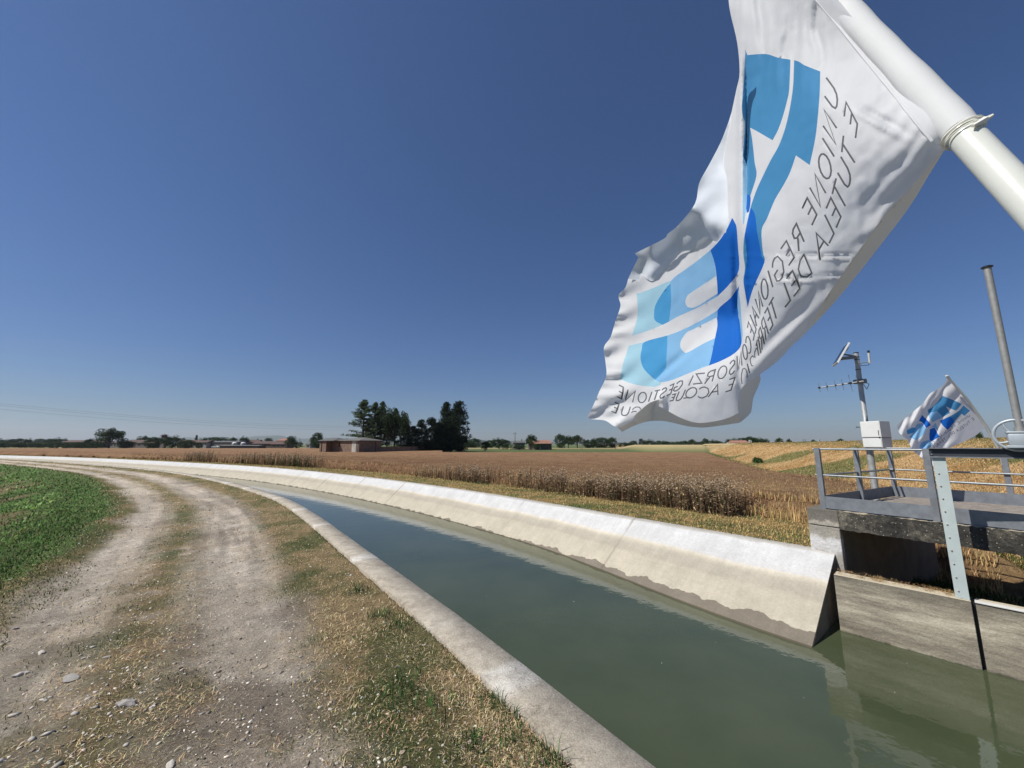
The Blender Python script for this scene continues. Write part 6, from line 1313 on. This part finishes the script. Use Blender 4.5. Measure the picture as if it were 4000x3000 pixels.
# red-roofed farm on the right
house(2005, 2050, 1729, 1721, 196, 8, M_plg, M_slate, 'grey roofed farmhouse half hidden by the big green tree', 0, W3)
house(2106, 2150, 1729, 1719, 200, 9, M_plb, M_roofr, 'older barn roof behind the orange-red barn', 0, (), chim=False)
D = 188; Pc = np.array([(2128-2000)/F*cP*D, D]); r_ = empty('barn', (Pc[0], Pc[1], ZG)); r_.rotation_euler = (0, 0, math.radians(32)); tag(r_, 'brick barn with a bright orange-red tiled roof facing the field', 'barn')
mb = MB(); mb.box((-4.5, -.0, 0), (4.2, 7.5, 3.0)); mb.add([(4.2, 0, 3), (4.2, 7.5, 3), (4.2, 3.75, 4.35)], [(0, 2, 1)]); mb.add([(-4.5, 0, 3), (-4.5, 7.5, 3), (-4.5, 3.75, 4.35)], [(0, 1, 2)]); mb.build('wall', M_plb, r_)
hip_roof(-4.5, 4.2, 0, 7.5, 3.02, 4.5, .4, .12, True).build('roof', M_roofr, r_)
mb = MB(); mb.box((-3.9, -.05, .2), (-2.2, .02, 2.4)); mb.build('door', M_plw, r_)
# levee farmhouse
house(2872, 2925, 1729, 1720, 236, 8, M_plg, M_roofr, 'stone farmhouse with red roof on the pale levee', -.15, W3, True, -.6); house(2848, 2874, 1736, 1730, 234, 5, M_plg, M_slate, 'low stone shed left of the levee farmhouse', 0, (), True, -.6, chim=False)
# brick cemetery building and wall
D0 = 106.; c0_ = np.array([(1403-2000)/F*cP*D0, D0]); dl = np.array([-.92, .392]); dr_ = np.array([.392, .92])
rb = empty('brick_building', (c0_[0], c0_[1], ZG)); tag(rb, 'weathered brick building with low grey hipped roof standing in the wheat', 'building')
MBk = Matrix(((-dl[0], dr_[0], 0, 0), (-dl[1], dr_[1], 0, 0), (0, 0, 1, 0), (0, 0, 0, 1)))   # local x: along the lit face towards the corner
ze = atd(1403, 1720, D0)[2]-ZG; zr = ze+.85
mb = MB(); mb.box((-6.9, 0, 0), (0, 8.7, ze), MBk); mb.build('main_wall', M_brick, rb)
mb = MB(); mb.box((-2.55, -.03, 0), (-.55, .0, ze-.02), MBk); mb.build('plaster_panel', simple('grey_plaster', (.42, .39, .34), .9, .35, .9), rb)
for xx in (-.9, -.45): mb = MB(); mb.tube([MBk @ Vector((xx, -.10, 0)), MBk @ Vector((xx, -.10, ze))], .06, 6); mb.build('downpipe', M_dark, rb)
mb = MB(); mb.tube([MBk @ Vector((.10, 2.0+4.2, 0)), MBk @ Vector((.10, 6.2, ze))], .06, 6); mb.build('downpipe', M_dark, rb)
rf_ = hip_roof(-6.9, 0, 0, 8.7, ze, zr, .45, .16); rf_.V = [tuple(MBk @ Vector(v_)) for v_ in rf_.V]; rf_.build('main_roof', simple('weathered_grey_roof', (.13, .125, .118), .9, .25, .5), rb)
mb = MB(); mb.box((-8.4, .6, 0), (-6.92, 7, 2.05), MBk); mb.build('low_annex', M_brick, rb)
rb2 = empty('chapel_block', (c0_[0], c0_[1], ZG)); tag(rb2, 'smaller brick block with shaded doorway left of the main brick building', 'building')
mb = MB(); mb.box((-13.4, -1.2, 0), (-10.9, 4.6, ze), MBk); mb.build('wall', M_brick, rb2)
mb = MB(); mb.box((-10.88, .9, 0), (-8.42, 4.6, ze-.05), MBk); mb.build('recessed_wall', M_brick, rb2)
mb = MB(); mb.tube([MBk @ Vector((-12.55, -1.28, 0)), MBk @ Vector((-12.55, -1.28, ze))], .07, 6); mb.build('downpipe', M_dark, rb2)
rf_ = hip_roof(-13.4, -8.0, -1.2, 4.6, ze+.01, zr-.05, .4, .16); rf_.V = [tuple(MBk @ Vector(v_)) for v_ in rf_.V]; rf_.build('roof', M_slate, rb2)
cwl = empty('cemetery_wall', (c0_[0], c0_[1], ZG)); tag(cwl, 'long dark brick boundary wall in front of the cypresses', 'wall')
mb = MB(); mb.box((-.4, 8.72, 0), (-.05, 41, 1.88), MBk); mb.build('wall_body', M_brick, cwl); mb = MB(); mb.box((-.5, 8.72, 1.882), (.05, 41.1, 1.98), MBk); mb.build('coping', M_plb, cwl)
for px, w_ in ((1633, .5), (1651, .35), (1660, .6)):
    D = 140; x0 = (px-2000)/F*cP*D; r_ = empty('gravestone', (x0, D, ZG)); tag(r_, {1633: 'small pale gravestone behind the wall, left one', 1651: 'narrow pale gravestone top behind the wall, middle one', 1660: 'whitest gravestone behind the wall, right one'}[px], 'gravestone', 'gravestones behind the wall')
    mb = MB(); mb.box((-w_/2, 0, 0), (w_/2, .2, 2.4), None, .03); mb.box((-w_*.8, -.1, 0), (w_*.8, .3, .4), None, .02); mb.build('slab', M_plw, r_)
# ------------------------------------------------------------------ utility poles, wires, signs
M_polew = simple('old_timber_pole', (.14, .12, .10), .9, .3, 3)
def upole(px, top, D, label, arm=True):
    x0 = (px-2000)/F*cP*D; zt = atd(px, top, D)[2]; r_ = empty('utility_pole', (x0, D, ZG)); tag(r_, label, 'utility pole', 'utility poles on the plain'); h_ = zt-ZG
    mb_ = MB(); mb_.tube([(0, 0, -.1), (0, 0, h_)], [.17, .12], 8); mb_.build('pole', M_polew, r_, True)
    if arm:
        mb_ = MB(); mb_.box((-.9, -.06, h_-.75), (.9, .06, h_-.63)); mb_.box((-.9, -.07, h_-1.5), (-.8, .07, h_-.64)); mb_.build('crossarm', M_polew, r_)
        for sx in (-.8, 0.0, .8): mb_ = MB(); zz_ = h_-.63 if sx else h_+.0; mb_.tube([(sx, 0, zz_), (sx, 0, zz_+.22)], .05, 6); mb_.build('insulator', M_plw, r_)
upole(2012, 1688, 185, 'tallest utility pole with crossarm in front of the grey farmhouse'); upole(2273, 1707, 215, 'utility pole in the green field, left one of two'); upole(2404, 1708, 225, 'utility pole in the green field, right one of two'); upole(1120, 1708, 255, 'utility pole left of the small green tree'); upole(1170, 1712, 250, 'utility pole right of the small green tree', False); upole(1213, 1722, 245, 'short utility pole beside the white cottage', False); upole(2271-6, 1716, 240, 'thin stub pole beside the left field pole', False)
for i_, (ya, yb, lb) in enumerate(((1590, 1666, 'topmost of three thin power lines at the left'), (1598, 1672, 'middle of three thin power lines at the left'), (1613, 1680, 'lowest of three thin power lines at the left'))):
    pa_ = np.array(atd(-250, ya-40, 95)); pb_ = np.array(atd(1440, yb, 165)); pts_ = []
    for t_ in np.linspace(0, 1, 40):
        p_ = pa_+(pb_-pa_)*t_; p_[2] -= 3.6*4*t_*(1-t_)*.5; pts_.append(tuple(p_))
    mb = MB(); mb.tube(pts_, .020, 4, False); o = mb.build('power_line', M_dark); tag(o, lb, 'power line', 'power lines over the field')
def sign(px, py0, py1, D, label, kind_=0):
    x0 = (px-2000)/F*cP*D; z0, z1 = atd(px, py1, D)[2], atd(px, py0, D)[2]; r_ = empty('road_sign', (x0, D, z0)); tag(r_, label, 'road sign', 'curve signs on the embankment road'); h_ = z1-z0
    mb_ = MB(); mb_.tube([(0, .06, -1), (0, .06, h_)], .04, 6); mb_.build('post', M_galv, r_); mb_ = MB(); mb_.box((-h_*.45, -.02, h_*.05), (h_*.45, .02, h_)); mb_.build('plate', M_white, r_)
    s_ = h_*.45; mb_ = MB(); mb_.prism([(s_*.5, h_*.1), (s_*.9, h_*.1), (s_*.1, h_*.52), (s_*.9, h_*.95), (s_*.5, h_*.95), (-s_*.4, h_*.52)], .021, .03, Matrix.Rotation(math.pi/2, 4, 'X')); mb_.build('chevron', M_dark, r_)
sign(2844, 1728, 1738, 215, 'white chevron sign left of the levee farmhouse'); sign(2931, 1719, 1732, 215, 'white chevron sign at the right end of the levee farmhouse'); sign(3203, 1716, 1725, 90, 'black and white chevron sign on the embankment crest')
for px in (3137, 3143, 3149):
    D = 80; x0 = (px-2000)/F*cP*D; z0 = atd(px, 1730, D)[2]; zt = atd(px, 1715, D)[2]; mb = MB(); mb.tube([(x0, D, z0), (x0+(.12 if px == 3137 else -.05), D, zt)], .035, 5); o = mb.build('fence_stake', M_polew); tag(o, {3137: 'leaning stake on the crest, leftmost of three', 3143: 'middle one of three thin stakes on the crest', 3149: 'rightmost of three thin stakes on the crest'}[px], 'stake', 'stakes on the embankment crest')
# ------------------------------------------------------------------ distant hills
hx = np.linspace(-6500, 1500, 160); hh_ = 95+120*fbm(hx/900, hx*0, 55, 4)*sst(600, -2500, hx)*1.15; hh_ = np.maximum(hh_-60, 5)
V_ = []; 
for i_, x_ in enumerate(hx):
    for (dy, s_) in ((0, 0), (350, .6), (800, 1), (2000, .3)): V_.append((x_, 6200+dy, ZG-2+hh_[i_]*s_*1.35))
me = rawmesh('hills', np.array(V_), np.array([(a_*4+m, a_*4+m+1, (a_+1)*4+m+1, (a_+1)*4+m) for a_ in range(159) for m in range(3)]), 4)
o = link('hills', me, simple('hill_woods', (.06, .085, .05), .95, .3, .004), smooth=True); tag(o, kind='structure')
# ------------------------------------------------------------------ haze
me = bpy.data.meshes.new('haze'); bm = bmesh.new(); bmesh.ops.create_cube(bm, size=1)
for v_ in bm.verts: v_.co = Vector((v_.co.x*17500, v_.co.y*17500, (-4 if v_.co.z < 0 else 320)))
bm.to_mesh(me); bm.free()
mh = bpy.data.materials.new('haze_air'); mh.use_nodes = True; n = mh.node_tree; n.nodes.clear(); o_ = n.nodes.new('ShaderNodeOutputMaterial'); pv = n.nodes.new('ShaderNodeVolumePrincipled')
pv.inputs['Color'].default_value = (.80, .88, 1.0, 1); pv.inputs['Density'].default_value = .00007; pv.inputs['Anisotropy'].default_value = .3; n.links.new(pv.outputs[0], o_.inputs['Volume'])
HAZE = True
if HAZE:
    o = link('haze', me, mh); tag(o, kind='stuff')
    S.cycles.volume_bounces = 0
